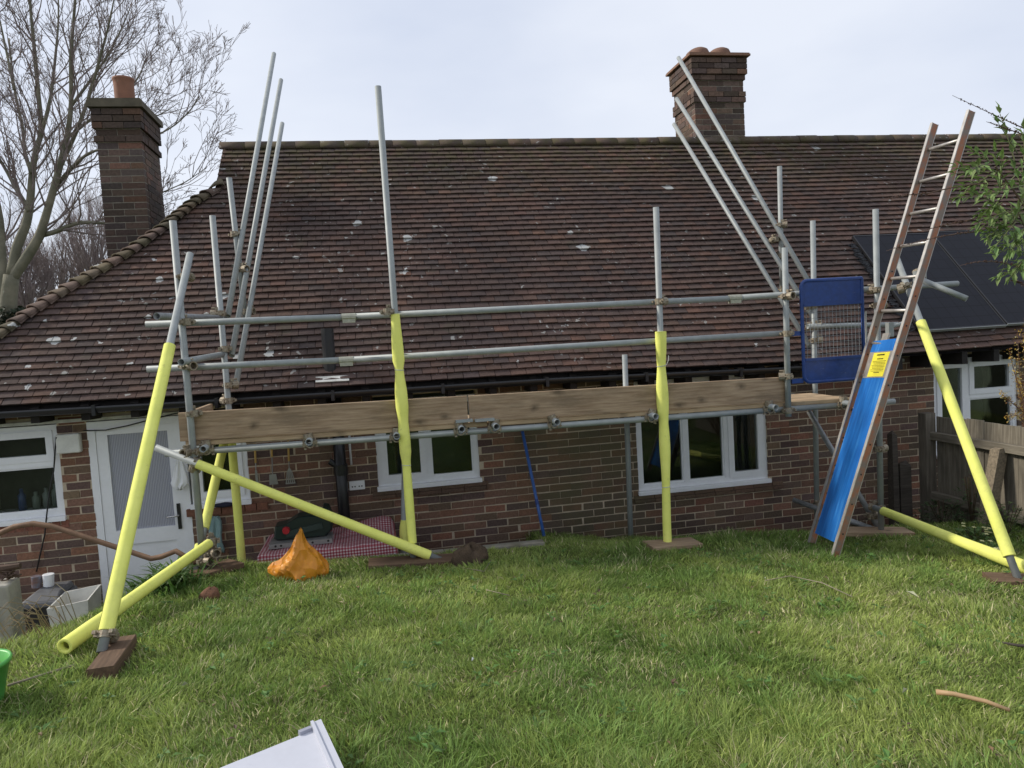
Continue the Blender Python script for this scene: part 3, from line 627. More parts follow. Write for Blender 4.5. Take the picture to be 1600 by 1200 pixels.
# ---- chimneys
CB = [(.150, .098, .073)]*4+[(.130, .090, .070)]*4+[(.110, .082, .070)]*3+[(.185, .102, .070)]
def chimney(x0, x1, y0, y1, z0, z1, steps, name, soot):
    q = MB(); q.bx(x0+.006, x1-.006, y0+.006, y1-.006, z0, z1-.01); ch = q.build('chimney', M['old_mortar'], house); ch['label'] = name
    st = MB(); z = z0; k = 0; nb = 0
    while z < z1-.03:
        e = 0.0
        for (a, c, d) in steps:
            if a <= z+.03 < c: e = d
        X0, X1, Y0, Y1 = x0-e, x1+e, y0-e, y1+e
        def col():
            k_ = .62 if soot(z) else 1.0; return tuple(v_*k_ for v_ in jit(random.choice(CB), .16))
        def course(a0, a1, mk):
            n_ = max(2, round((a1-a0)/.225)); half = k % 2; p = a0; first = True
            while p < a1-.02:
                L = .225 if not (first and half) else .112; first = False
                e_ = min(p+L, a1)
                if a1-e_ < .06: e_ = a1
                mk(p+.004, e_-.004); p = e_
        j = lambda: random.uniform(-.003, .003)
        course(X0, X1, lambda a, c: st.bx(a, c, Y0+j(), Y0+.1, z, z+.065, col())); course(X0, X1, lambda a, c: st.bx(a, c, Y1-.1, Y1+j(), z, z+.065, col()))
        course(Y0+.104, Y1-.104, lambda a, c: st.bx(X0+j(), X0+.1, a, c, z, z+.065, col())); course(Y0+.104, Y1-.104, lambda a, c: st.bx(X1-.1, X1+j(), a, c, z, z+.065, col()))
        if e: st.bx(X0+.02, X1-.02, Y0+.02, Y1-.02, z+.004, z+.061, (.2, .18, .15))
        z += .075; k += 1
    tag(st.build('chimney_brickwork', M['chimney_brick'], ch), kind='stuff'); return ch
yc = 1.9
a0, a1 = Y(151, 225, yc), Y(221.5, 225, yc); zt = Y(180, 157, yc).z
lc = chimney(a0.x, a1.x, yc, yc+.74, 2.6, zt-.07, [(zt-.29, zt-.05, .028), (zt-.35, zt-.29, .014), (zt-.50, zt-.42, .022)], 'tall soot-darkened chimney with one terracotta pot left of the roof', lambda z: z < 4.6 or z > zt-.5)
q = MB(); q.bx(a0.x-.055, a1.x+.055, yc-.055, yc+.795, zt-.082, zt-.01); q.bx(a0.x-.03, a1.x+.03, yc-.03, yc+.77, zt-.0099, zt+.02); q.build('chimney_cap', mat('mossy_cap', (.13, .11, .075), .95, var=.5, scale=7, bmp=.6), lc)
TCm = mat('terracotta', (.27, .125, .075), .8, var=.25, scale=9, bmp=.2)
pc = Y(194, 140, yc+.3); q = MB(); hh = 14; prof = [(.108, zt+.0), (.110, zt+.27), (.114, zt+.315), (.120, zt+.325), (.120, zt+.345), (.104, zt+.345), (.10, zt+.05)]
for (r_, z_) in prof: q.v += [(pc.x+r_*math.cos(2*math.pi*k/24), yc+.3+r_*math.sin(2*math.pi*k/24), z_) for k in range(24)]
q.f = [(i*24+k, i*24+(k+1) % 24, (i+1)*24+(k+1) % 24, (i+1)*24+k) for i in range(len(prof)-1) for k in range(24)]; q.build('chimney_pot', TCm, lc, smooth=True)
yc = YR-.06
a0, a1 = Y(1086, 180, yc), Y(1163.5, 180, yc); zt = Y(1120, 86, yc).z
rc = chimney(a0.x, a1.x, yc, yc+.68, 4.55, zt-.02, [(zt-.235, zt, .046), (zt-.32, zt-.235, .022), (zt-.62, zt-.53, .022)], 'square brick chimney with two low pots straddling the ridge', lambda z: random.random() < .3)
q = MB(); q.bx(a0.x-.08, a1.x+.08, yc-.08, yc+.76, zt-.03, zt-.004); q.bx(a0.x-.07, a1.x+.07, yc-.07, yc+.75, zt-.0039, zt+.012); q.build('chimney_cap', mat('tile_creasing', (.25, .14, .09), .9, var=.3, scale=20, bmp=.4), rc)
for ux in (a0.x+.20, a0.x+.52):
    for yy in (yc+.28,):
        q = MB(); prof = [(.15, zt+.0), (.155, zt+.10), (.14, zt+.135), (.10, zt+.165), (.04, zt+.178), (.0, zt+.18)]
        for (r_, z_) in prof: q.v += [(ux+max(r_, .001)*math.cos(2*math.pi*k/20), yy+max(r_, .001)*1.4*math.sin(2*math.pi*k/20), z_) for k in range(20)]
        q.f = [(i*20+k, i*20+(k+1) % 20, (i+1)*20+(k+1) % 20, (i+1)*20+k) for i in range(len(prof)-1) for k in range(20)]; q.build('chimney_pot', mat('brown_pot', (.20, .11, .075), .85, var=.3, scale=12) if ux == a0.x+.20 else bpy.data.materials['brown_pot'], rc, smooth=True)

# ================================================================ scaffold
YF, YI = -1.30, -.52
M['seam'] = mat('foam_slit', (.30, .29, .07), .9, var=.3, bmp=0)
sc = empty('scaffold', (1.5, -.9, .6), 'galvanised tube scaffold with timber deck and yellow foam sleeves along the bungalow', 'scaffold')
_cp = MB()
for a in range(2):
    for (r0, r1, h) in ((.036, .026, .026),):
        n = 12; vs = []; fs = []
        for (z, q) in ((-h, r0), (h, r0), (h, r1), (-h, r1)): vs += [(q*math.cos(2*math.pi*k/n), q*math.sin(2*math.pi*k/n), z) for k in range(n)]
        for i in range(4):
            for k in range(n): fs.append((i*n+k, i*n+(k+1) % n, ((i+1) % 4)*n+(k+1) % n, ((i+1) % 4)*n+k))
        if a: vs = [(x, z+.055, y) for (x, y, z) in vs]; vs = [(v_[2], v_[1]*1.0, v_[0]) if False else v_ for v_ in vs]
        _cp.add(vs, fs)
for sx in (-1, 1):
    _cp.box((sx*.046, 0, 0), (.024, .030, .036)); _cp.sweep([(sx*.046, -.035, 0), (sx*.046, .035, 0)], .008, 6); _cp.box((sx*.046, -.035, 0), (.02, .012, .02))
_cp.box((.0, .03, .046), (.036, .03, .024)); _cp.sweep([(0, -.002, .05), (0, .075, .05)], .008, 6)
CPM = _cp.mesh('coupler', M['coupler'])
def coupler(P, parent, d=(0, 0, 1), spin=None):
    q = Vector(d).to_track_quat('Z', 'Y').to_matrix().to_4x4() @ Matrix.Rotation(random.uniform(0, 6.28) if spin is None else spin, 4, 'Z')
    return place(bpy.data.objects.new('coupler', CPM), parent, Matrix.Translation(Vector(P)) @ q)
def sleeve(p0, p1, parent, radii=None, ties=(), slit=False, wob=.0):
    p0, p1 = Vector(p0), Vector(p1); Mw, L = zdir(p0, p1); n = max(8, int(L/.06)); zs = [L*i/n for i in range(n+1)]
    if radii is None: rr = [.037+.0008*math.sin(9*z+p0.x*7) for z in zs]
    else: rr = list(np.interp([z/L for z in zs], [a for a, _ in radii], [c for _, c in radii]))
    off = [wob*math.sin(5*z+p0.x) for z in zs]
    b = MB(); b.sweep([(off[i], 0, zs[i]) for i in range(n+1)], rr, 16, False); k0 = len(b.v)
    for end in (0, n):      # rolled rim and hollow end
        r0 = rr[end]; zz_ = zs[end]; e = 1 if end else -1
        vs = [(off[end]+q*math.cos(2*math.pi*k/16), q*math.sin(2*math.pi*k/16), zz_+d_) for (q, d_) in ((r0, 0), (r0-.006, e*.004), (.0265, e*.001), (.0262, -e*.03)) for k in range(16)]
        b.add(vs, [(i*16+k, i*16+(k+1) % 16, (i+1)*16+(k+1) % 16, (i+1)*16+k) for i in range(3) for k in range(16)])
    o = b.build('foam_sleeve', M['foam'], parent, Mw=Mw, smooth=True)
    if slit:
        a_ = slit; q = MB(); q.sweep([(off[i]+rr[i]*math.cos(a_+.05*math.sin(zs[i]*3)), rr[i]*math.sin(a_+.05*math.sin(zs[i]*3)), zs[i]) for i in range(n+1)], .0022, 5, False); q.build('foam_seam', M['seam'], parent, Mw=Mw)
    for f_ in ties:
        z = L*f_; i = int(round(f_*n)); q = MB(); q.sweep([(off[i]+(rr[i]+.002)*math.cos(a), (rr[i]+.002)*math.sin(a), z+.004*math.sin(a)) for a in np.linspace(0, 6.28, 17)], .003, 5, False)
        sd = random.choice((-1, 1)); q.sweep([(off[i]+sd*rr[i], 0, z), (off[i]+sd*(rr[i]+.03), -.02, z-.01), (off[i]+sd*(rr[i]+.055), -.03, z-.05), (off[i]+sd*(rr[i]+.06), -.03, z-.09)], .003, 5)
        q.build('cable_tie', M['tie'], parent, Mw=Mw)
    return o
def std(p0, p1, name='standard', m='galv'): return tube(name, p0, p1, sc, m)
# front standards
A0, A1 = Y(319, 897, YF), Y(270, 345, YF); A = std(A0, A1)
S20, S21 = Y(647, 884, YF), Y(590.5, 135, YF); S2 = std(S20, S21)
S30, S31 = Y(1044, 862, YF), Y(1025, 324, YF); S3 = std(S30, S31)
E0, E1 = Y(1232, 651, YF), Y(1226, 387, YF); E_ = std(E0, E1)
G0, G1 = Y(1377, 842, YF), Y(1368, 327, YF); G = std(G0, G1)
# inner standards
B1, Bm = Y(332, 337, YI), Y(378, 880, YI); B0 = B1.lerp(Bm, (B1.z-.0)/(B1.z-Bm.z)); Bt = std(B0, B1)
I1, Im = Y(976, 554, YI), Y(986, 852, YI); It = std(I1.lerp(Im, 1.02), I1)
F1, F0 = Y(1270, 345, YI), Y(1277, 848, YI); Ft = std(F0, F1)
J1, J0 = Y(632.5, 690, YI), Y(630, 870, YI); J0 = J1.lerp(J0, (J1.z-.0)/(J1.z-J0.z)); Jt = std(J0, J1)
# foam on standards
def seg(p0, p1, v0, v1): return Vector(p0).lerp(Vector(p1), atv(p0, p1, v0)), Vector(p0).lerp(Vector(p1), atv(p0, p1, v1))
a, c = seg(S20, S21, 490, 849); sleeve(a, c, S2, [(0, .036), (.04, .037), (.12, .045), (.2, .048), (.235, .034), (.25, .034), (.33, .049), (.40, .051), (.46, .040), (.54, .047), (.60, .046), (.645, .034), (.67, .034), (.8, .037), (1, .036)], (.24, .655), wob=.009)
a, c = seg(S30, S31, 518, 856); sleeve(a, c, S3, [(0, .048), (.05, .047), (.12, .042), (.15, .034), (.17, .037), (.27, .053), (.34, .052), (.42, .040), (.47, .046), (.54, .047), (.62, .040), (.70, .034), (.73, .036), (1, .037)], (.155, .71), wob=.009)
a, c = seg(B0, B1, 690, 882); sleeve(a, c, Bt)
a, c = seg(J0, J1, 812, 856); sleeve(a, c, Jt, [(0, .026), (.2, .036), (1, .040)])
# ledger, guard rails
LG0, LG1 = Y(258, 709, YF+.05), Y(1397, 627, YF+.05); LG = tube('ledger', LG0, LG1, sc)
RYs = YF+.05
def rail(u0, v0, u1, v1, y, name='guard_rail', y1=None): return tube(name, Y(u0, v0, y), Y(u1, v1, y if y1 is None else y1), sc)
rail(228, 507, 553, 495, RYs); rail(554, 494.5, 1160, 465.5, RYs); rail(1140, 466, 1496, 443, RYs+.002)
rail(230, 577, 541, 562.5, RYs); rail(542, 562.5, 1236, 520, RYs)
def joint(u, v, L=.11):
    P = Y(u, v, RYs); dx = (LG1-LG0).normalized(); q = MB(); q.sweep([(0, 0, -L/2), (0, 0, L/2)], .031, 12); q.box((0, -.03, 0), (.05, .03, L*.9)); q.box((.036, -.02, .03), (.02, .03, .02)); q.box((.036, -.02, -.03), (.02, .03, .02))
    q.build('sleeve_coupler', mat('pale_steel', (.42, .41, .32), .5, .4, var=.3, scale=40) if 'pale_steel' not in bpy.data.materials else bpy.data.materials['pale_steel'], sc, Mw=Matrix.Translation(P) @ dx.to_track_quat('Z', 'Y').to_matrix().to_4x4())
joint(541, 563); joint(545, 495.5); joint(1148, 465.8)
# transoms under the deck, seen end on
TU = [(317, 702), (482, 691), (620, 682), (722, 671), (776, 667), (871, 660), (1025, 651), (1213, 637), (1330, 631)]
for (u, v) in TU:
    P = Y(u, v, YF-.09); Q = Vector((P.x, -.10, P.z+.01)); o = tube('transom', P, Q, sc); coupler((P.x, YF+.03, P.z-.025), sc, (0, 1, 0), random.uniform(-.3, .3))
# deck boards and toe boards
TB = Y(350, 690, -1.27); DZ = lambda x: 1.928-.0145*(x+1.195)      # underside of the toe board
x0d, x1d = Y(283, 690, -1.27).x, Y(1336, 612, -1.27).x
for i, yy in enumerate((-1.145, -.915, -.685)):
    for (a, c) in ((x0d, x0d+2.38), (x0d+2.39, x1d)):
        plank('deck_board', (a+random.uniform(0, .03), yy, DZ(a)-.002), (c-random.uniform(0, .03), yy, DZ(c)-.002), (0, 1, 0), .222, .038, sc, 'deck')
toeL0, toeL1 = Y(281, 676, -1.262), Y(730, 636.5, -1.262); toeR0, toeR1 = Y(733, 635.5, -1.262), Y(1226, 610, -1.262)
for (a, c) in ((toeL0, toeL1), (toeR0, toeR1)):
    a = Vector((a.x, -1.252, DZ(a.x)+.020+.1125)); c = Vector((c.x, -1.252, DZ(c.x)+.020+.1125)); plank('toe_board', a, c, (0, 0, 1), .222, .036, sc, 'board')
a = Vector((Y(312, 650, -1.2).x-.06, -1.22, DZ(-1.3)+.14)); plank('toe_board', a, a+Vector((.0, .72, 0)), (0, 0, 1), .222, .036, sc, 'board')
for (u0, v0, u1, v1) in ((712, 660, 738, 655), (742, 657, 772, 655)):   # board clips hanging by the joint
    P, Q = Y(u0, v0, -1.29), Y(u1, v1, -1.29); q = MB(); q.box(((P.x+Q.x)/2, -1.27, (P.z+Q.z)/2), (Q.x-P.x, .09, .022)); q.build('board_clip', M['galv'], sc)
# sloping guard rails parallel to the roof slope, three at each end, and their uprights
RD = Vector((.0, .705, .735))
def slope_rail(ul, vl, ut, vt):
    p = Y(ul, vl, YI+.055); best = None
    for yy in np.arange(.4, 2.08, .01):
        q = Y(ut, vt, yy); e = abs((q.z-p.z)/(q.y-p.y)-1.10)
        if best is None or e < best[0]: best = (e, q)
    return tube('sloping_rail', p, best[1], sc), p, best[1]
SL = [slope_rail(*q) for q in ((356, 494, 428, 84), (362, 556, 439, 125), (368, 606, 441, 193))]
SRr = [slope_rail(*q) for q in ((1284, 476, 1060, 90), (1278, 507, 1057, 154), (1265, 541, 1053, 194))]
for (u, v) in ((345, 490), (352, 545), (357, 602)): coupler(Y(u, v, YI), sc)
for (u, v) in ((1271, 478), (1272, 532), (1271, 510)): coupler(Y(u, v, YI), sc)
def tie_post(rails, u0, v0, u1, v1, vs_):
    t_ = atv(rails[0][1], rails[0][2], vs_[0]); yy = rails[0][1].lerp(rails[0][2], t_).y; o = tube('tie_post', Y(u1, v1, yy), Y(u0, v0, yy), sc)
    for k, (uu, vv) in enumerate(vs_[1:]): coupler(Y(uu, vv, yy), sc)
tie_post(SL, 358, 278, 384, 500, (366, (366, 366), (377, 421), (385, 487)))
tie_post(SRr, 1218, 260, 1222, 470, (352, (1218, 352), (1219, 400), (1212, 374), (1221, 455)))
# side rails at the left end
tube('guard_rail', Y(245, 494, -1.62), Y(350, 497, -.45), sc, 'galv_dark'); tube('guard_rail', Y(283, 566, -1.48), Y(352, 553, -.45), sc)
# rear rail at the right end
tube('guard_rail', Y(1262, 510, YI-.05), Y(1402, 507, YI-.05), sc); coupler(Y(1272, 512, YI), sc)
for (u, v) in ((291, 503), (293, 572), (303, 646), (311, 705), (296, 706)): coupler(Y(u, v, YF), sc)
for (u, v) in ((1228, 463), (1230, 521), (1232, 588), (1232, 641), (1370, 453), (1371, 477), (1373, 701), (1030, 471), (606, 487)): coupler(Y(u, v, YF), sc)
coupler(Y(357, 626, YI), sc); coupler(Y(1274, 790, YI), sc)
# raking buttress at the left with foam, its foot tie, the bracing tubes
lf = lawn_pt(160, 1034); RK0, RK1 = Vector(lf)+Vector((0, 0, .05)), Y(297, 397, YF-.06); RK = tube('raker', RK0, RK1, sc)
a, c = seg(RK0, RK1, 541, 984); sleeve(a, c, RK, [(0, .038), (1, .040)], (), 2.6); coupler(Y(290, 432, YF-.04), sc); coupler(seg(RK0, RK1, 990, 990)[0], sc, RK1-RK0)
q0 = Y(331, 846, YF-.05); q1 = Vector(lawn_pt(103, 1030))+Vector((0, 0, .07)); FT = tube('foot_tie', q0, q0.lerp(q1, .93), sc, 'galv_dark'); sleeve(q0.lerp(q1, .03), q1, FT, [(0, .036), (.7, .038), (.85, .044), (1, .044)], (), 5.2); coupler(q0, sc); coupler(Y(333, 862, YF), sc)
d0, d1 = Y(243, 699, YF-.055), Y(694, 877, YF-.055); DG = tube('brace', d0, d1, sc); sleeve(d0.lerp(d1, atu(d0, d1, 309)), d0.lerp(d1, atu(d0, d1, 671)), DG, [(0, .036), (.5, .038), (1, .041)]); coupler(Y(306, 722, YF-.02), sc, (d1-d0))
e0, e1 = Y(353, 680, YI-.06), Y(301, 905, YF-.06); e1.y = YF-.06; BG = tube('brace', e0, e1, sc); sleeve(e0.lerp(e1, .02), e0.lerp(e1, atv(e0, e1, 826)), BG); sleeve(e0.lerp(e1, atv(e0, e1, 852)), e0.lerp(e1, atv(e0, e1, 873)), BG, [(0, .042), (1, .038)]); coupler(e0.lerp(e1, atv(e0, e1, 876)), sc, e1-e0); coupler(Y(318, 876, YF), sc)
# right-hand buttress
rf = Vector(lawn_pt(1592, 912))+Vector((0, 0, .02)); r1 = Y(1399, 398, YF-.05); RR = tube('raker', rf, r1, sc); a, c = seg(rf, r1, 503, 868); sleeve(a, c, RR, [(0, .039), (.35, .041), (.5, .039), (1, .042)], (), 4.4); coupler(seg(rf, r1, 448, 448)[0], sc, r1-rf)
q0 = Y(1366, 793, YF-.05); q1 = Vector(lawn_pt(1612, 905))+Vector((0, 0, .07)); RT = tube('foot_tie', q0, q1, sc); sleeve(q0.lerp(q1, atu(q0, q1, 1380)), q1, RT, [(0, .038), (.6, .041), (.85, .048), (1, .046)], (), 4.9)
coupler(Y(1373, 793, YF), sc)
tube('brace', Y(1264, 643, -.62), Y(1381, 838, -1.24), sc, 'galv_dark'); coupler(Y(1362, 806, -1.2), sc)
tube('ground_tube', Y(1240, 781, -.45), Y(1362, 826, -1.18), sc, 'galv_dark')
# stub tube that props the ladder head
tube('ladder_prop', Y(1436, 436, -1.40), Y(1511, 467, -1.70), sc); coupler(Y(1437, 434, -1.37), sc, (1, 0, 0)); q = MB(); P = Y(1437, 432, -1.36); q.box(P, (.10, .05, .10)); q.build('swivel_bracket', M['galv'], sc)
P = Y(1390, 515, -1.24); q = MB(); q.box(P, (.05, .05, .13)); q.sweep([P+Vector((0, 0, .02)), P+Vector((.14, 0, .05))], .018, 8); q.build('swivel_bracket', M['galv'], sc)
# blue self-closing gate
g00, g10, g01, g11 = Y(1255, 597, YF-.03), Y(1347, 592, YF-.03), Y(1253, 437, YF-.03), Y(1350, 436, YF-.03)
gx0, gx1, gz0, gz1 = (g00.x+g01.x)/2, (g10.x+g11.x)/2+.0, (g00.z+g10.z)/2, (g01.z+g11.z)/2; yg = YF-.03
q = MB(); rr_ = .016; cr = .06
def rpath(): 
    P = []
    for (cx, cz, a0) in ((gx1-.01, gz0+.01, -90), (gx1-.01, gz1-.01, 0), (gx0+cr, gz1-cr, 90), (gx0+cr, gz0+cr, 180)):
        rad = .01 if cx > gx0+.2 else cr
        for a in np.linspace(a0, a0+90, 6): P.append(Vector((cx+rad*math.cos(math.radians(a)), yg, cz+rad*math.sin(math.radians(a)))))
    return P+[P[0]]
q.sweep(rpath(), rr_, 10, False); gate = q.build('safety_gate', M['blue_steel'], sc, smooth=True)
for (z0, z1, nm) in ((gz1-.215, gz1-.012, 'gate_panel'), (gz0+.012, gz0+.20, 'gate_panel')):
    q = MB(); q.bx(gx0+.015, gx1-.012, yg-.004, yg+.004, z0, z1); e = z0 if z0 > gz0+.3 else z1; q.bx(gx0+.015, gx1-.012, yg-.014, yg+.014, e-.012, e+.012); q.build(nm, M['blue_steel'], gate)
q = MB()
for i in range(15): xx = gx0+.04+(gx1-gx0-.08)*i/14; q.sweep([(xx, yg, gz0+.18), (xx, yg, gz1-.2)], .0022, 5)
for i in range(9): zz_ = gz0+.24+(gz1-gz0-.47)*i/8; q.sweep([(gx0+.02, yg+.003, zz_), (gx1-.02, yg+.003, zz_)], .0018, 5)
q.build('wire_mesh', M['wire'], gate)
hz = Y(1246, 521, YF).z
for zq in (hz, hz-.42): q = MB(); q.box((gx0-.06, yg+.015, zq), (.11, .02, .04)); q.build('gate_hinge', M['blue_steel'], gate)
q = MB(); q.bx(gx1+.028, gx1+.04, yg, yg+.03, gz0+.30, gz1-.30); q.build('latch_plate', M['old_white'], gate)

# sole boards under the feet
def sole(name, c, L, wd, th, ang, label, mt='sole', tilt=0):
    c = Vector(c); d = Vector((math.cos(ang), math.sin(ang), tilt)).normalized(); p0 = c-d*L/2
    o = plank(name, p0, p0+d*L, Vector((-d.y, d.x, 0)), wd, th, None, mt); return tag(o, label, 'board', 'boards under the scaffold feet')
def gfz(x, y): return float(gz(x, y))
SOLES = []
def on_lawn(name, c, L, wd, th, ang, label, mt, tilt=0.0, up=.02):
    SOLES.append((c.x, c.y, L/2+.02, wd/2+.01, ang)); return sole(name, (c.x, c.y, gfz(c.x, c.y)+up), L, wd, th, ang, label, mt, tilt)
on_lawn('sole_board', Vector((S20.x+.0, S20.y-.06, 0)), .72, .22, .045, -.02, 'brown plank under the end of the yellow diagonal brace', 'sole', -.05, .015)
on_lawn('sole_board', Vector((S30.x+.03, S30.y-.03, 0)), .46, .23, .035, .05, 'short pale plank under the yellow-wrapped middle standard', 'board', -.05, .02)
on_lawn('sole_board', Vector((A0.x+.02, A0.y-.06, 0)), .52, .24, .04, .7, 'tilted dark plank under the bare left corner standard', 'sole', .0, .03)
ka, kb2 = lawn_pt(158, 1062), lawn_pt(195, 1012); on_lawn('sole_board', (ka+kb2)/2, (kb2-ka).length, .13, .075, math.atan2(kb2.y-ka.y, kb2.x-ka.x), 'thick rust-brown block under the left raking tube', 'sole', -.03, .025)
on_lawn('sole_board', Vector((rf.x+.02, rf.y, 0)), .42, .20, .04, -.4, 'reddish plank under the right raking tube', 'sole', -.03, .02)
on_lawn('sole_board', Vector((G0.x-.12, G0.y+.02, 0)), .75, .22, .04, -.2, 'weathered plank behind the foot of the ladder', 'board', -.06, .03)

# ================================================================ ladder and its guard
LR0, LR1, LL0, LL1 = Y(1304, 871, -2.0), Y(1517, 174, -2.0), Y(1268, 848, -1.55), Y(1460, 194, -1.55)
ladder = empty('ladder', LR0, 'aluminium and brown ladder leaning right against the scaffold rail', 'ladder')
lad_side = mat('rusty_brown_stile', (.36, .145, .075), .55, .3, var=.4, scale=9, bmp=.2, col2=(.20, .19, .17), thr=(.42, .58))
lad_al = mat('worn_aluminium', (.50, .47, .43), .45, .6, var=.35, scale=14, bmp=.15)
def stile(p0, p1):
    p0, p1 = Vector(p0), Vector(p1); d = (p1-p0).normalized(); yv = Vector((0, 1, 0)); nv = yv.cross(d).normalized()   # nv: out of the climbing face
    if nv.x > 0: nv = -nv
    Mw = Matrix(((yv.x, nv.x, d.x, p0.x), (yv.y, nv.y, d.y, p0.y), (yv.z, nv.z, d.z, p0.z), (0, 0, 0, 1))); L = (p1-p0).length
    q = MB(); q.bx(-.012, .012, -.026, .026, 0, L); o = q.build('stile', lad_side, ladder, Mw=Mw)
    q = MB(); q.bx(-.014, .014, .026, .032, -.003, L+.003); q.bx(-.014, .014, -.032, -.0261, -.003, L+.003); q.build('stile_flange', lad_al, o, Mw=Mw)
    q = MB(); z = .2
    while z < L*.65: q.sweep([(-.014, .0, z), (-.0155, .0, z)], .007, 8); z += .25
    q.build('rung_hole', M['black'], o, Mw=Mw); return nv, d
nv, dv = stile(LR0, LR1); stile(LL0, LL1)
Ll = (LR1-LR0).length; k = Ll*atv(LR0, LR1, 216)-.29*12
while k < .12: k += .29
while k < Ll-.1:
    tube('rung', LR0.lerp(LR1, k/Ll)-nv*.014, LL0.lerp(LL1, k/Ll)-nv*.014, ladder, lad_al, .014, False, 10); k += .29
# guard sheet
m, t, bs = _nodes('scuffed_blue_plastic'); v = posn(t, (7, 7, .7), True); f = noise(t, v, 3, 6, .65); r = ramp(t, [(.3, (.006, .085, .32)), (.55, (.012, .155, .50)), (.8, (.09, .32, .68))]); t.links.new(f, r.inputs['Fac']); t.links.new(r.outputs['Color'], bs.inputs['Base Color']); bs.inputs['Roughness'].default_value = .45; bump(t, bs, f, .1, .003); M['guard'] = m
tA, tB = atv(LR0, LR1, 529), atv(LR0, LR1, 851)
cl = lambda t_: LL0.lerp(LL1, t_)+nv*.006+Vector((0, -.036, 0)); cr_ = lambda t_: LR0.lerp(LR1, t_)+nv*.006+Vector((0, .018, 0))
pb, pt = cr_(tB), cr_(tA); wdt = (cl(tB)-cr_(tB)).length; yv = (LL0-LR0); yv = (yv-dv*yv.dot(dv)).normalized(); nv = yv.cross(dv).normalized()*(1 if yv.cross(dv).x < 0 else -1)
Mg = Matrix(((yv.x, nv.x, dv.x, pb.x), (yv.y, nv.y, dv.y, pb.y), (yv.z, nv.z, dv.z, pb.z), (0, 0, 0, 1))); Lg = (pt-pb).length
q = MB(); q.bx(0, wdt, -.004, .004, 0, Lg); guard = q.build('ladder_guard', M['guard'], None, Mw=Mg); tag(guard, 'blue sheet guard with yellow notice covering the ladder rungs', 'ladder guard')
zn = Lg*(1-(568-529)/(851-529.)*1.04); q = MB(); q.bx(.002, wdt-.002, .0045, .006, zn-.115, zn+.115); q.build('silver_plate', lad_al, guard, Mw=Mg)
q = MB(); q.bx(wdt*.16, wdt*.80, .0065, .0075, zn-.105, zn+.105); nt_ = q.build('notice', mat('yellow_notice', (.78, .68, .05), .5, var=.05, bmp=0), guard, Mw=Mg)
q = MB(); x0, x1 = wdt*.16, wdt*.80; W_ = x1-x0
for i, (a, c, h) in enumerate([(.28, .76, .012), (.30, .68, .008)]+[(.08+.02*(j % 2), .92-.05*((j*7) % 3), .0035) for j in range(8)]+[(.3, .66, .006)]):
    zz_ = zn+.085-(0 if i == 0 else .035 if i == 1 else .055+.0125*(i-2)); xx = x0+W_*a
    while xx < x0+W_*c:
        e = xx+random.uniform(.008, .028); q.bx(xx, min(e, x0+W_*c), .0078, .0085, zz_-h/2, zz_+h/2); xx = e+.004
tag(q.build('print_line', M['black'], nt_, Mw=Mg), kind='stuff')
q = MB(); q.bx(wdt*.45, wdt*.7, -.012, .004, Lg, Lg+.06); q.build('hanging_tab', lad_al, guard, Mw=Mg)

# ================================================================ things along the wall and on the lawn
def lump(name, c, rx, ry, rz, m, amp=.2, seed=0, n=12, k=8, flat=0.0):
    q = MB(); R_ = random.Random(seed)
    ph = [R_.uniform(0, 6.28) for _ in range(6)]
    for i in range(k+1):
        th = math.pi*i/k
        for j in range(n):
            a = 2*math.pi*j/n; d = 1+amp*(.5*math.sin(3*a+ph[0]+2*th)+.35*math.sin(5*a+ph[1]-3*th)+.3*math.sin(2*a+ph[2])+R_.uniform(-.25, .25))
            q.v.append((c[0]+rx*d*math.sin(th)*math.cos(a), c[1]+ry*d*math.sin(th)*math.sin(a), c[2]+max(rz*d*math.cos(th), -rz*(1-flat))))
    for i in range(k):
        for j in range(n): q.f.append((i*n+j, (i+1)*n+j, (i+1)*n+(j+1) % n, i*n+(j+1) % n))
    return q.build(name, m, None, origin=c, smooth=True)
# table under a gingham cloth in the sunken path
TZ = .885; tx0, tx1, ty0, ty1 = -1.08, .06, -.84, -.14
tb = empty('garden_table', (-.5, -.5, 0), 'low garden table hidden under a red gingham cloth beside the wall', 'table')
q = MB(); q.bx(tx0+.02, tx1-.02, ty0+.02, ty1-.02, TZ-.04, TZ-.006); q.build('table_top', M['board'], tb)
for xx in (tx0+.08, tx1-.08):
    for yy in (ty0+.08, ty1-.08): q = MB(); q.bx(xx-.025, xx+.025, yy-.025, yy+.025, 0, TZ-.041); q.build('table_leg', M['board'], tb)
m, t, bs = _nodes('red_gingham'); a = N(t, 'ShaderNodeAttribute', attribute_name='cloth_uv'); fac = []
for ax in (0, 1):
    s_ = sep(t, a.outputs['Vector'], ax); fr = t.nodes.new('ShaderNodeMath'); fr.operation = 'PINGPONG'; t.links.new(s_, fr.inputs[0]); fr.inputs[1].default_value = .0125
    g_ = t.nodes.new('ShaderNodeMath'); g_.operation = 'GREATER_THAN'; g_.inputs[1].default_value = .0058; t.links.new(fr.outputs[0], g_.inputs[0]); fac.append(g_.outputs[0])
ad = t.nodes.new('ShaderNodeMath'); ad.operation = 'ADD'; t.links.new(fac[0], ad.inputs[0]); t.links.new(fac[1], ad.inputs[1])
r = ramp(t, [(0, (.62, .56, .57)), (.25, (.42, .16, .18)), (.75, (.25, .018, .035))]); r.color_ramp.interpolation = 'CONSTANT'; t.links.new(mul(t, ad.outputs[0], .45), r.inputs['Fac']); t.links.new(r.outputs['Color'], bs.inputs['Base Color']); bs.inputs['Roughness'].default_value = .6; M['gingham'] = m
q = MB(); uv = []; nu, nv2 = 70, 60; drop = .30
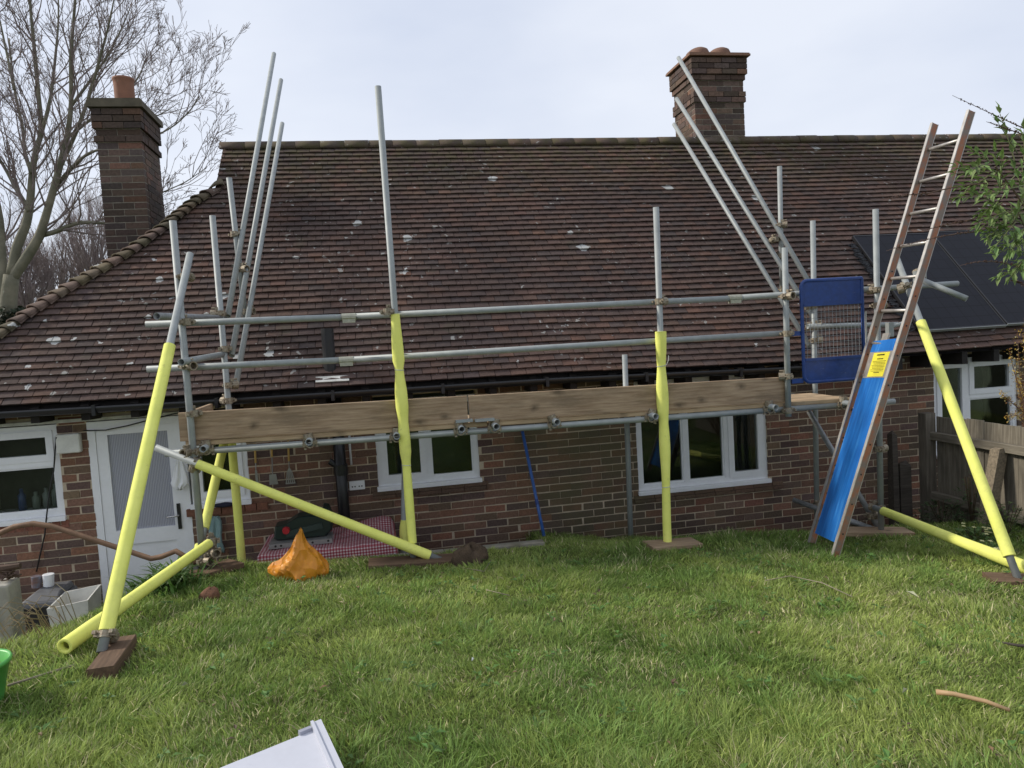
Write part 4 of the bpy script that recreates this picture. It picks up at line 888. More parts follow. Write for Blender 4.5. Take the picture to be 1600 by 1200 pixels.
for j in range(nv2+1):
    for i in range(nu+1):
        a_ = -drop+(tx1-tx0+2*drop)*i/nu; c_ = -drop+(ty1-ty0+drop)*j/nv2     # unfolded cloth coordinates
        x = tx0+min(max(a_, 0), tx1-tx0); y = ty0+max(c_, 0); z = TZ
        ox = -a_ if a_ < 0 else (a_-(tx1-tx0) if a_ > tx1-tx0 else 0); oy = -c_ if c_ < 0 else 0
        o = max(ox, oy); z -= o
        if ox > 0: x += (-1 if a_ < 0 else 1)*(.012+.10*ox*(.4+.3*math.sin(c_*17)))
        if oy > 0: y -= .012+.10*oy*(.5+.4*math.sin(a_*15+1))
        if o == 0: z += .006+.004*math.sin(a_*31+c_*9)+.004*math.sin(c_*37-a_*11)+.085*math.exp(-((x-(-.05))**2/.03+(y-(-.22))**2/.02))+.05*math.exp(-((x+.30)**2/.02+(y+.30)**2/.02))
        q.v.append((x, y, z)); uv.append((a_, c_, 0))
q.f = [(j*(nu+1)+i, j*(nu+1)+i+1, (j+1)*(nu+1)+i+1, (j+1)*(nu+1)+i) for j in range(nv2) for i in range(nu)]
cl_ = q.build('tablecloth', M['gingham'], None, origin=(-.5, -.5, TZ), smooth=True); at_ = cl_.data.attributes.new('cloth_uv', 'FLOAT_VECTOR', 'POINT'); at_.data.foreach_set('vector', np.array(uv, dtype=np.float32).ravel())
tag(cl_, 'red and white gingham cloth spread over the table by the wall', 'tablecloth')
# dark green machine case with a red knob standing on a metal bar
P0, P1 = Y(430, 838, -.5), Y(522, 831, -.5); zc = TZ+.06; cw = P1.x-P0.x
cs = empty('power_tool', (P0.x+cw/2, -.5, TZ), 'dark green power tool body with red knob on the gingham cloth', 'power tool')
gm = mat('dark_green_plastic', (.012, .028, .022), .4, var=.25, scale=9, bmp=.05)
q = MB(); prof = [(0, .02), (.03, .0), (.46, -.005), (.52, .05), (.53, .16), (.50, .27), (.455, .285), (.44, .20), (.33, .215), (.22, .21), (.12, .15), (.02, .135)]
prof = [(P0.x+cw*a/.53, zc+h*.9) for a, h in prof]; n = len(prof)
q.v = [(x, y, z) for y in (-.62, -.60, -.42, -.40) for (x, z) in prof]
mid = (P0.x+cw/2, zc+.10)
for i in list(range(n))+list(range(3*n, 4*n)): x, y, z = q.v[i]; q.v[i] = (mid[0]+(x-mid[0])*.94, y, mid[1]+(z-mid[1])*.9)
q.f = [(l*n+i, l*n+(i+1) % n, (l+1)*n+(i+1) % n, (l+1)*n+i) for l in range(3) for i in range(n)]+[tuple(range(n-1, -1, -1)), tuple(3*n+i for i in range(n))]; q.build('body', gm, cs)
q = MB(); q.box((P0.x+cw*.52, -.625, zc+.075), (cw*.62, .02, .05), Matrix.Rotation(-.16, 3, 'Y')); q.build('body_rib', mat('grey_green_plastic', (.03, .052, .045), .45, var=.2), cs)
kp = Y(447, 829, -.63); q = MB(); q.sweep([(kp.x, -.615, kp.z), (kp.x, -.65, kp.z)], [.036, .030], 8); q.build('knob', mat('red_plastic', (.45, .02, .03), .4, var=.1, bmp=0), cs)
q = MB(); q.bx(P0.x-.03, P1.x-.01, -.70, -.45, TZ+.012, TZ+.052); br = q.build('metal_bar', mat('grey_bar', (.36, .36, .35), .5, .5, var=.3), cs)
for u_ in (.05, .14, .40, .66, .92):
    q = MB(); q.sweep([(P0.x+cw*u_, -.699, TZ+.034), (P0.x+cw*u_, -.7035, TZ+.034)], .010, 8); q.build('bar_hole', M['black'], br)
# orange plastic sack
bp_ = lawn_pt(470, 902); q = MB(); n = 26
rings = [(0, -.15, .19, .13), (.03, -.18, .21, .15), (.07, -.195, .215, .15), (.10, -.235, .20, .135), (.125, -.20, .185, .12), (.15, -.13, .165, .105), (.19, -.095, .125, .075), (.23, -.065, .085, .048), (.27, -.04, .064, .032), (.31, -.012, .05, .022), (.345, .008, .042, .014), (.372, .016, .030, .006)]
R_ = random.Random(5); ph = [R_.uniform(0, 6.28) for _ in range(8)]; n = 40
for (h, xl, xr, dp) in rings:
    for k in range(n):
        a = 2*math.pi*k/n; ca = math.cos(a); fold = 1-.20*abs(math.sin(2.5*a+ph[0]+h*7))-.16*abs(math.sin(4.5*a+ph[1]-h*9))+.10+R_.uniform(-.05, .05)
        xx = (xl+xr)/2+(xr-xl)/2*ca*(fold if abs(ca) < .8 else 1); q.v.append((bp_.x+xx, bp_.y+dp*math.sin(a)*fold, bp_.z-.01+h+(.014*math.sin(5*a+ph[3])+R_.uniform(-.013, .013))*(h > .02)))
q.f = [(i*n+k, i*n+(k+1) % n, (i+1)*n+(k+1) % n, (i+1)*n+k) for i in range(len(rings)-1) for k in range(n)]
m, t, bs = _nodes('orange_polythene'); f = noise(t, posn(t), 9, 5); r = ramp(t, [(.3, (.52, .18, .012)), (.7, (.74, .31, .025))]); t.links.new(f, r.inputs['Fac']); t.links.new(r.outputs['Color'], bs.inputs['Base Color']); bs.inputs['Roughness'].default_value = .45; bs.inputs['Specular IOR Level'].default_value = .4; vc = N(t, 'ShaderNodeTexVoronoi', Scale=15.0); t.links.new(posn(t, (1, 1, .6)), vc.inputs['Vector']); bump(t, bs, vc.outputs['Distance'], .9, .05)
bs.inputs['Subsurface Weight'].default_value = .15; bs.inputs['Subsurface Radius'].default_value = (.05, .02, .005)
tag(q.build('plastic_sack', m, None, origin=bp_, smooth=True), 'crumpled orange plastic sack on the grass before the gingham cloth', 'sack')
# lumps
P = lawn_pt(330, 940); tag(lump('broken_pot', (P.x, P.y, P.z+.04), .062, .05, .055, mat('rusty_clay', (.22, .10, .055), .9, var=.6, scale=30, bmp=.8, bdist=.01), .25, 3), 'rust-brown broken clay lump on the grass near the left standard', 'clay lump')
P = lawn_pt(738, 884); tag(lump('soil_heap', (P.x, P.y+.06, P.z+.03), .14, .12, .12, M['soil'], .24, 8, 34, 20, .3), 'dark brown heap of soil at the lawn edge beside the plank', 'soil heap')
# green bucket, cane, sticks
bc = Vector(lawn_pt(-12, 1106)); bc.x -= .065; bk_ = empty('bucket', bc, 'bright green bucket of mossy water at the left edge of the lawn', 'bucket')
q = MB(); prof = [(.10, 0), (.145, .20), (.152, .20), (.156, .215), (.150, .225), (.140, .215), (.10, .03)]
for (r_, z_) in prof: q.v += [(bc.x+r_*math.cos(2*math.pi*k/28), bc.y+r_*math.sin(2*math.pi*k/28), bc.z+z_) for k in range(28)]
q.f = [(i*28+k, i*28+(k+1) % 28, (i+1)*28+(k+1) % 28, (i+1)*28+k) for i in range(len(prof)-1) for k in range(28)]; q.build('bucket_body', mat('green_plastic', (.11, .42, .09), .4, var=.12, bmp=.03), bk_, smooth=True)
q = MB(); q.sweep([(bc.x, bc.y, bc.z+.13), (bc.x, bc.y, bc.z+.17)], .128, 24); q.build('bucket_contents', mat('mossy_contents', (.22, .18, .02), .8, var=.5, scale=20, bmp=.8, bdist=.01), bk_)
def stick(name, pts, r, m, label, cat, n=8):
    q = MB(); q.sweep(pts, r, n); return tag(q.build(name, m, None, origin=pts[0], smooth=True), label, cat)
L3 = lambda u, v, h=.03: Vector(lawn_pt(u, v))+Vector((0, 0, h))
cane = mat('pale_cane', (.30, .25, .18), .7, var=.3, scale=20); bamboo = mat('tan_bamboo', (.42, .27, .14), .6, var=.3, scale=15)
stick('cane', [L3(14, 1087, .05), L3(116, 1051, .04)], .006, cane, 'thin pale cane lying in the grass beside the green bucket', 'cane')
stick('bamboo_stick', [L3(1463, 1098, .05), L3(1490, 1103, .055), L3(1540, 1113, .05), L3(1578, 1124, .04)], [.0125, .011, .010, .009], bamboo, 'thick tan stick lying on the grass at lower right', 'stick')
stick('dark_stick', [L3(1566, 1018, .05), L3(1590, 1023, .05), L3(1625, 1026, .05)], [.005, .008, .009], M['stump'], 'dark twig at the right edge of the lawn', 'twig')
stick('straw', [L3(1196, 918, .05), L3(1235, 913, .06), L3(1285, 924, .06), L3(1332, 942, .04)], .0032, cane, 'long bent straw on the grass before the ladder', 'straw', 5)
stick('straw', [L3(716, 892, .03), L3(757, 901, .04), L3(768, 885, .05)], .003, cane, 'short bent straw below the soil heap', 'straw', 5)
stick('straw', [L3(760, 935, .06), L3(797, 942, .05)], .003, cane, 'lone straw on open grass below the middle window', 'straw', 5)
dryl = mat('pale_dead_leaf', (.36, .37, .24), .8, var=.2)
for (u, v, lb, nm, ct, mm, sz) in ((1425, 941, 'pale curled leaf on the grass right of the long straw', 'fallen_leaf', 'leaf', dryl, .045), (740, 1047, 'tiny white scrap on the grass in the middle of the lawn', 'paper_scrap', 'scrap', M['upvc'], .012), (1196, 916, 'small white petal at the end of the long straw', 'petal', 'petal', M['upvc'], .011), (290, 1087, 'small cream scrap on the grass below the clay lump', 'paper_scrap', 'scrap', dryl, .015), (1415, 1098, 'tiny brown and white shell left of the thick stick', 'shell', 'shell', dryl, .022)):
    P = lawn_pt(u, v)+Vector((0, 0, .055)); q = MB(); a_ = random.uniform(0, 3); d1 = Vector((math.cos(a_), math.sin(a_), .15))*sz; d2 = Vector((-math.sin(a_), math.cos(a_), .1))*sz*.4
    q.v = [tuple(P-d1), tuple(P+d2+Vector((0, 0, .012))), tuple(P+d1), tuple(P-d2+Vector((0, 0, .015))), tuple(P-Vector((0, 0, .004)))]; q.f = [(0, 4, 1), (1, 4, 2), (2, 4, 3), (3, 4, 0)]; tag(q.build(nm, mm, None, origin=P), lb, ct)
# white plastic panel in the foreground
zf = 1.10; p1 = Z(488, 1141, zf); p0 = Z(338, 1202, zf); s0 = Z(492, 1128, zf+.02); s1 = Z(530, 1206, zf+.02)
ed = (p0-p1).normalized(); sd = (s1-s0); sd.z = -.02; sd.normalize()
pn = empty('discarded_cladding', p1, 'white plastic panel with raised edge lying on the grass at bottom', 'panel')
pl = mat('white_plastic', (.52, .53, .58), .35, var=.06, scale=4, bmp=.02)
q = MB(); dn = Vector((0, 0, -.012)); L1_, L2_ = .55, .70; q.hexa([p1+dn, p1+dn+ed*L1_, p1+dn+ed*L1_+sd*L2_, p1+dn+sd*L2_, p1, p1+ed*L1_, p1+ed*L1_+sd*L2_, p1+sd*L2_]); q.build('sheet', pl, pn)
out_ = -ed; b0 = p1-sd*.03
for (w0, w1, z0, z1, nm) in ((.0, .012, -.02, .022, 'edge_rib'), (.0135, .045, -.03, .014, 'edge_strip')):
    q = MB(); c4 = [b0+out_*w0, b0+out_*w0+sd*L2_, b0+out_*w1+sd*L2_, b0+out_*w1]; q.hexa([v_+Vector((0, 0, z0)) for v_ in c4]+[v_+Vector((0, 0, z1)) for v_ in c4]); q.build(nm, pl, pn)
q = MB(); q.box(p1+ed*.028-sd*.006+Vector((0, 0, -.004)), (.05, .02, .035), Matrix.Rotation(math.atan2(ed.y, ed.x), 3, 'Z')); q.build('end_lip', mat('shadow_grey_plastic', (.35, .36, .42), .4, bmp=0), pn)
for (k_, zz_) in ((.12, 1.0), (.12, 1.0)): pass
q = MB(); c_ = p1+ed*.25+sd*.30; q.bx(c_.x-.12, c_.x+.12, c_.y-.12, c_.y+.12, gfz(c_.x, c_.y)-.02, zf-.013); q.build('underside_box', pl, pn)
# left corner: concrete post, bin, tub, jars
q0, q1 = Y(-8, 915, -1.95), Y(38, 918, -1.95); cpz = Y(20, 908, -1.95).z
q = MB(); xa, xb2 = q0.x, q1.x-.075; q.hexa([(xa, -2.0, -.05), (xb2+.015, -2.0, -.05), (xb2+.015, -1.82, -.05), (xa, -1.82, -.05), (xa, -2.0, cpz-.01), (xb2, -2.0, cpz-.01), (xb2, -1.82, cpz), (xa, -1.82, cpz)])
o = q.build('concrete_post', M['concrete'], None, origin=(xa, -1.9, 0)); bvm = o.modifiers.new('bevel', 'BEVEL'); bvm.width = .015; bvm.segments = 2; tag(o, 'stained concrete gate post at the left edge below the kitchen window', 'post')
q = MB(); R_ = random.Random(9)
for i in range(14):
    p = [Vector((xa+.07+R_.uniform(-.05, .05), -1.9+R_.uniform(-.05, .05), cpz+R_.uniform(.006, .07))) for _ in range(4)]; q.sweep(p, .005, 5)
q.sweep([(xa+.02, -1.9, cpz+.075), (xa+.14, -1.9, cpz+.085)], [.03, .02], 8)
tag(q.build('wire_tangle', mat('rusty_wire', (.12, .075, .05), .8, .3, var=.5), None, origin=(xa+.07, -1.9, cpz)), 'rusty tangle of wire on top of the concrete gate post', 'wire')
tag(MB().bx(-3.4, -2.3, -1.05, -.35, .0005, .30).build('step', M['paving'], None), kind='structure')
bn = empty('dustbin', (-2.9, -.6, .30), 'black bin with grey domed lid beside the wall under the kitchen window', 'bin')
bx0, bx1 = Y(32, 945, -.75).x, Y(92, 945, -.75).x; zt_ = Y(70, 913, -.45).z; zl_ = Y(60, 946, -.76).z
q = MB(); q.hexa([(bx0+.04, -.72, .30), (bx1-.03, -.72, .30), (bx1-.03, -.42, .30), (bx0+.04, -.42, .30), (bx0+.005, -.755, zl_-.0), (bx1-.005, -.755, zl_-.0), (bx1-.005, -.39, zl_-.0), (bx0+.005, -.39, zl_-.0)]); q.build('bin_body', M['black'], bn)
lid = mat('grey_lid', (.11, .11, .115), .5, var=.2, scale=6, bmp=.05)
q = MB(); q.hexa([(bx0-.02, -.775, zl_-.02), (bx1+.015, -.775, zl_-.02), (bx1+.015, -.37, zl_-.02), (bx0-.02, -.37, zl_-.02), (bx0-.01, -.765, zl_+.025), (bx1+.005, -.765, zl_+.025), (bx1+.005, -.38, zl_+.03), (bx0-.01, -.38, zl_+.03)])
q.hexa([(bx0+.0, -.755, zl_+.0255), (bx1-.005, -.755, zl_+.0255), (bx1-.005, -.39, zl_+.0305), (bx0+.0, -.39, zl_+.0305), (bx0+.06, -.66, zt_-.01), (bx1-.015, -.66, zt_-.01), (bx1-.02, -.41, zt_), (bx0+.07, -.41, zt_)]); o = q.build('bin_lid', lid, bn); bvm = o.modifiers.new('bevel', 'BEVEL'); bvm.width = .012; bvm.segments = 2
for (u, m_, lb, nm, r_, h_, ct) in ((57, mat('brown_jar', (.16, .08, .06), .25, var=.5, scale=25, bmp=0, col2=(.16, .20, .26)), 'brown glass jar with label standing on the bin lid', 'jar', .040, .095, 'jar'), (76, M['upvc'], 'plain white plastic pot standing on the bin lid', 'white_pot', .043, .10, 'pot')):
    P = Y(u, 912, -.5); P.z = zt_-.002; q = MB(); ln_ = Vector((.05, 0, 1)).normalized(); q.sweep([P, P+ln_*h_*.96, P+ln_*h_*.97, P+ln_*h_], [r_*.94, r_, r_*1.05, r_*1.0], 18); tag(q.build(nm, m_, None, origin=P, smooth=False), lb, ct)
tx0_, tx1_ = Y(76, 940, -.9).x, Y(141, 935, -.9).x; tz_ = Y(110, 938, -.9).z
q = MB(); A_ = [(tx0_+.03, -.92, .301), (tx1_-.03, -.92, .301), (tx1_-.03, -.66, .301), (tx0_+.03, -.66, .301)]; B_ = [(tx0_, -.95, tz_-.035), (tx1_, -.95, tz_), (tx1_-.01, -.62, tz_+.025), (tx0_+.01, -.62, tz_-.005)]
C_ = [(p[0]+(.012 if i in (0, 3) else -.012), p[1]+(.012 if i < 2 else -.012), p[2]) for i, p in enumerate(B_)]; D_ = [(p[0]+(.014 if i in (0, 3) else -.014), p[1]+(.014 if i < 2 else -.014), p[2]+.012) for i, p in enumerate(A_)]
q.v = A_+B_+C_+D_; q.f = [(3, 2, 1, 0)]+[(i, (i+1) % 4, 4+(i+1) % 4, 4+i) for i in range(4)]+[(4+i, 4+(i+1) % 4, 8+(i+1) % 4, 8+i) for i in range(4)]+[(8+i, 8+(i+1) % 4, 12+(i+1) % 4, 12+i) for i in range(4)]+[(12, 13, 14, 15)]
tag(q.build('plastic_tub', mat('off_white_plastic', (.62, .61, .56), .5, var=.25, scale=8, bmp=.05), None, origin=((tx0_+tx1_)/2, -.8, .3)), 'open off-white plastic tub beside the black bin', 'tub')
# bent brown rail before the door
hp_ = [(-60, 858, -.95), (0, 833, -.97), (22, 823, -1.0), (52, 818, -1.02), (80, 822, -1.04), (120, 835, -1.08), (160, 848, -1.12), (200, 861, -1.16), (236, 873, -1.2), (252, 870, -1.22), (275, 861, -1.26)]
stick('bent_rail', [Y(u, v, y) for u, v, y in hp_]+[Vector(A0)+Vector((-.05, -.02, .1))], .021, mat('rusty_brown_rail', (.20, .115, .065), .75, .1, var=.4, scale=14, bmp=.4), 'bent rusty brown rail crossing in front of the white door', 'rail', 10)
# cloth, bags and tools on the wall
def sheet(name, pts, m, label, cat, y0, amp, th=.004, nn=10):
    """soft hanging shape from an outline (left, right) per row, with folds in depth"""
    q = MB()
    for i, (u0, u1, v) in enumerate(pts):
        for j in range(nn+1):
            P = Y(u0+(u1-u0)*j/nn, v, y0); P.y += amp*math.sin(j*1.3+i*.35)*(.3+.7*i/len(pts))-amp*.5*math.cos(j*2.2-i*.4); q.v.append(P[:])
    q.f = [(i*(nn+1)+j, (i+1)*(nn+1)+j, (i+1)*(nn+1)+j+1, i*(nn+1)+j+1) for i in range(len(pts)-1) for j in range(nn)]
    o = q.build(name, m, None, origin=Y(pts[0][0], pts[0][2], y0), smooth=True); s_ = o.modifiers.new('thick', 'SOLIDIFY'); s_.thickness = th; return tag(o, label, cat)
sheet('cloth', [(277, 283, 712), (275, 286, 722), (272, 290, 735), (269, 294, 748), (266, 295, 755), (268, 288, 761), (276, 284, 766)], M['upvc'], 'white cloth hanging at the handle side of the white door', 'cloth', -.09, .012)
sheet('carrier_bag', [(331, 340, 808), (327, 346, 814), (327, 347, 824), (326, 346, 836), (325, 347, 848), (326, 350, 858), (330, 349, 864)], mat('pale_teal_plastic', (.26, .40, .40), .35, var=.3, scale=20, bmp=.6, bdist=.01), 'pale teal plastic bag hanging below the sill beside the door', 'bag', -.10, .018, .03)
P = Y(350, 793, -.08); tag(lump('glove', (P.x, -.05, 1.195), .10, .04, .022, mat('navy_cloth', (.016, .017, .035), .9, var=.3), .25, 4), 'dark navy glove lying on the sill beside the door', 'glove')
ym = mat('yellow_wood_handle', (.48, .30, .08), .6, var=.2); stl = mat('dull_steel', (.34, .34, .33), .4, .7, var=.2)
for i, (u, v0, v1, v2, wpx, lb) in enumerate([(399, 693, 735, 756, 4, 'narrow grilling tool with yellow handle, leftmost on the wall'), (425, 692, 741, 757, 13, 'flat square spatula hanging between the two other grilling tools'), (451, 688, 733, 755, 14, 'slotted fan spatula with yellow handle, rightmost on the wall')]):
    a_, b2, c_ = Y(u-1, v0, -.03), Y(u+1, v1, -.03), Y(u+3, v2, -.03); t_ = empty('grill_tool', c_, lb, 'grill tool', 'grilling tools hung on the wall')
    hb = a_.lerp(b2, .72 if i != 1 else .45); q = MB(); q.sweep([a_, hb], .010, 8); q.build('handle', ym, t_)
    q = MB(); q.sweep([hb, b2], .005, 6); q.build('shaft', stl, t_)
    hw = wpx/2*.0056
    if i == 2:
        for k in range(5): q = MB(); f_ = (k-2)/2; q.hexa([(b2.x+f_*hw*.5-.004, -.032, b2.z-.02), (b2.x+f_*hw*.5+.004, -.032, b2.z-.02), (b2.x+f_*hw*.5+.004, -.028, b2.z-.02), (b2.x+f_*hw*.5-.004, -.028, b2.z-.02), (c_.x+f_*hw-.005, -.033, c_.z), (c_.x+f_*hw+.005, -.033, c_.z), (c_.x+f_*hw+.005, -.029, c_.z), (c_.x+f_*hw-.005, -.029, c_.z)]); q.build('tine', stl, t_)
        q = MB(); q.bx(c_.x-hw-.006, c_.x+hw+.006, -.034, -.028, c_.z-.006, c_.z+.006); q.build('tine_bar', stl, t_); q = MB(); q.hexa([(b2.x-.006, -.033, b2.z+.01), (b2.x+.006, -.033, b2.z+.01), (b2.x+.006, -.027, b2.z+.01), (b2.x-.006, -.027, b2.z+.01), (b2.x-hw*.6, -.033, b2.z-.022), (b2.x+hw*.6, -.033, b2.z-.022), (b2.x+hw*.6, -.027, b2.z-.022), (b2.x-hw*.6, -.027, b2.z-.022)]); q.build('blade_neck', stl, t_)
    else:
        q = MB(); q.hexa([(c_.x-hw*1.1, -.033, c_.z), (c_.x+hw*1.1, -.033, c_.z), (c_.x+hw*1.1, -.028, c_.z), (c_.x-hw*1.1, -.028, c_.z), (b2.x-hw*.85, -.033, b2.z), (b2.x+hw*.85, -.033, b2.z), (b2.x+hw*.85, -.028, b2.z), (b2.x-hw*.85, -.028, b2.z)]); q.build('blade', stl, t_)
P0, P1 = Y(850, 838, -.45), Y(815, 668, -.03); q = MB(); q.sweep([P0, P0.lerp(P1, .3), P1], .016, 10); pole = q.build('pole', mat('blue_pole', (.05, .14, .42), .4, var=.3, scale=20), None, origin=P0, smooth=True); tag(pole, 'thin blue pole leaning on the brick wall between the windows', 'pole')
q = MB(); q.sweep([P0.lerp(P1, .28), P0.lerp(P1, .33)], .018, 10); q.build('pole_joint', M['blue_steel'], pole)
# stumps by the wall at the right
for (u0, u1, v0, v1, lb) in ((1393, 1402, 676, 812, 'slim dark timber batten standing against the wall left of fence'), (1404, 1422, 724, 806, 'short rotten timber stump against the wall left of fence')):
    a_, b2 = Y(u0, v1, -.22), Y(u1, v1, -.22); zt2 = Y(u0, v0, -.22).z; q = MB(); q.hexa([(a_.x, -.27, .0), (b2.x, -.27, .0), (b2.x, -.17, .0), (a_.x, -.17, .0), (a_.x+.005, -.26, zt2), (b2.x-.004, -.26, zt2-.03), (b2.x-.004, -.18, zt2+.02), (a_.x+.005, -.18, zt2-.02)]); tag(q.build('timber_stump', M['stump'], None, origin=(a_.x, -.2, 0)), lb, 'timber')

# ================================================================ fence at the right
FX = 5.86
fe = empty('fence', (FX, -1.5, .2), 'weathered grey board fence running out from the house at right', 'fence')
zr1, zr2 = X(1470, 683, FX-.05).z, X(1470, 777, FX-.05).z; ztop = X(1500, 654, FX).z
y = -.36
while y > -5.5:
    wd = random.uniform(.17, .22); y0 = y-wd; top = ztop+random.uniform(-.012, .012); zb2 = min(gfz(FX, y), .25)-.1
    bo = .0 if int(y*1000) % 2 else .010
    plank('board', (FX+bo, y-wd/2, zb2), (FX+bo+.003, y-wd/2+random.uniform(-.004, .004), top), (0, 1, 0), wd+.004, .018, fe, 'fence'); y -= wd
for zr in (zr1, zr2): plank('rail', (FX-.045, -.36, zr), (FX-.045, -2.9, zr-.01), (0, 0, 1), .085, .06, fe, 'fence'); plank('rail', (FX-.045, -2.92, zr-.01), (FX-.045, -5.5, zr-.02), (0, 0, 1), .085, .06, fe, 'fence')
plank('post', (FX-.06, -.30, .0), (FX-.06, -.30, Y(1462, 645, -.35).z), (0, 1, 0), .12, .12, fe, 'fence_dark')
plank('post', (FX+.06, -2.9, .0), (FX+.06, -2.9, ztop+.05), (0, 1, 0), .10, .10, fe, 'fence_dark')
c0, c1 = Y(1533, 862, -1.25), Y(1562, 697, -1.25); d_ = (c1-c0); c0 = c0-d_*.25
q = MB(); w2 = .055; q.hexa([c0+Vector((-w2, -w2, 0)), c0+Vector((w2, -w2, 0)), c0+Vector((w2, w2, 0)), c0+Vector((-w2, w2, 0)), c1+Vector((-w2, -w2, -.02)), c1+Vector((w2*.9, -w2, .0)), c1+Vector((w2*.9, w2*.8, -.01)), c1+Vector((-w2, w2, -.03))]); cp_ = q.build('concrete_spur', M['pebble_concrete'], fe)

# ================================================================ plants
leafA = attr_mat('leaf', .55, .2, 30, 0); leafA.node_tree.nodes['Principled BSDF'].inputs['Transmission Weight'].default_value = 0.0
def tint_mat(name, rough=.6, trans=.25):
    m = bpy.data.materials.new(name); m.use_nodes = True; t = m.node_tree; b = t.nodes['Principled BSDF']; o = t.nodes['Material Output']
    a = N(t, 'ShaderNodeAttribute', attribute_name='tint'); t.links.new(a.outputs['Color'], b.inputs['Base Color']); b.inputs['Roughness'].default_value = rough; b.inputs['Specular IOR Level'].default_value = .35
    tr = t.nodes.new('ShaderNodeBsdfTranslucent'); t.links.new(a.outputs['Color'], tr.inputs['Color']); ms = t.nodes.new('ShaderNodeMixShader'); ms.inputs[0].default_value = trans
    t.links.new(b.outputs[0], ms.inputs[1]); t.links.new(tr.outputs[0], ms.inputs[2]); t.links.new(ms.outputs[0], o.inputs['Surface']); return m
M['leaf'] = tint_mat('green_leaf'); M['grass'] = tint_mat('grass_blade', .55, .42)
def leaf(b, p, d, up, L, wd, col, fold=.25):
    d = Vector(d).normalized(); s = d.cross(Vector(up)); s = s.normalized() if s.length > 1e-4 else d.orthogonal().normalized(); n = s.cross(d)
    m_ = p+d*L*.45
    b.add([p, m_+s*wd/2+n*fold*wd, m_-n*.0, m_-s*wd/2+n*fold*wd, p+d*L-n*L*.12], [(0, 2, 1), (0, 3, 2), (1, 2, 4), (2, 3, 4)], col)
# grass: blades leaning in tufts, thinner and longer near the camera
NB = 330000
cx_ = rng.uniform(-2.6, 6.2, NB*3); cy_ = -.02-(rng.uniform(0, 1, NB*3)**1.0)*6.4
dd = np.sqrt((cx_-CAM[0])**2+(cy_-CAM[1])**2); keep = rng.uniform(0, 1, NB*3) < np.clip((3.4/dd)**1.1, .2, 1)
s_ = (cx_+1.33)*.831+(cy_+1.48)*(-.556)+.22; keep &= s_ > -.38
keep &= ~((cx_ < 1.3) & (cy_ > -1.01)); keep &= dd > 1.2
soil_c = lawn_pt(738, 884); keep &= ((cx_-soil_c.x)**2+(cy_-soil_c.y-.04)**2 > .022)
keep &= (np.abs(np.arctan2(cx_, cy_-CAM[1])) < 1.0)
for (sx_, sy_, hl, hw_, an) in SOLES:
    ca, sa_ = math.cos(an), math.sin(an); uu_ = (cx_-sx_)*ca+(cy_-sy_)*sa_; vv_ = -(cx_-sx_)*sa_+(cy_-sy_)*ca; keep &= ~((np.abs(uu_) < hl) & (np.abs(vv_) < hw_))
for fp in (A0, S20, S30, RK0, rf, LR0, LL0): keep &= (np.hypot(cx_-fp.x, cy_-fp.y) > .12+.32*rng.uniform(0, 1, NB*3)**2) | (rng.uniform(0, 1, NB*3) < .45)
# thin patches
pat = vnoise(cx_*2.2, cy_*2.2, 21); keep &= rng.uniform(0, 1, NB*3) < .55+.7*pat
idx = np.nonzero(keep)[0][:NB]; x, y = cx_[idx], cy_[idx]; dd = dd[idx]; sx2 = s_[idx]
# separate tussocks of longer, greener blades
NC = 330; tcx = rng.uniform(-1.9, 5.2, NC*4); tcy = rng.uniform(-5.6, -1.5, NC*4); ok_ = ((tcx+1.33)*.831+(tcy+1.48)*(-.556)+.22 > .1); tcx, tcy = tcx[ok_][:NC], tcy[ok_][:NC]
tcx = np.concatenate([tcx, rng.normal(1.15, .45, 46), rng.normal(.3, .3, 10)]); tcy = np.concatenate([tcy, rng.normal(-4.75, .35, 46), rng.normal(-4.6, .3, 10)]); tsz = rng.uniform(.5, 1.2, len(tcx)); tsz[NC:] *= 1.35
per = 75; ti = np.repeat(np.arange(len(tcx)), per); ta = rng.uniform(0, 6.28, len(ti)); trr = .085*tsz[ti]*np.sqrt(rng.uniform(0, 1, len(ti)))
ex, ey = tcx[ti]+trr*np.cos(ta), tcy[ti]+trr*np.sin(ta); x = np.concatenate([x, ex]); y = np.concatenate([y, ey]); dd = np.concatenate([dd, np.hypot(ex, ey-CAM[1])]); sx2 = np.concatenate([sx2, np.full(len(ex), 9.)]); n0 = len(idx); idx = np.concatenate([idx, np.full(len(ex), NB*3)])
n = len(x); z = gz(x, y)
tuft = vnoise(x*3.1, y*3.1, 5)*.6+vnoise(x*8, y*8, 6)*.4; big = vnoise(x*.9+3, y*.9, 7)
edge = np.clip(1-np.abs(sx2+.1)/.35, 0, 1); wallside = np.clip((y+1.3)/1.2, 0, 1)
h = (.030+.078*tuft**2+.035*np.clip(big-.5, 0, 1)*2+.06*edge*rng.uniform(.3, 1, n))*rng.uniform(.6, 1.25, n)
h += np.exp(-(((x-1.15)/.55)**2+((y+4.9)/.45)**2))*.07*rng.uniform(.3, 1, n)
ang = 6.28*vnoise(x*2.3, y*2.3, 8)*1.4+rng.normal(0, 1.25, n); lean = rng.uniform(.15, 1.1, n)
h[n0:] = .068*tsz[ti]*rng.uniform(.6, 1.35, len(ti)); ang[n0:] = ta+rng.normal(0, .5, len(ti)); lean[n0:] = rng.uniform(.3, 1.3, len(ti))
wd = np.clip(.0013+.00040*dd, .0019, .0048)*rng.uniform(.7, 1.4, n)
dx, dy = np.cos(ang), np.sin(ang); fa = rng.uniform(0, 6.28, n); px_, py_ = np.cos(fa), np.sin(fa)
V = np.zeros((n, 5, 3), np.float32)
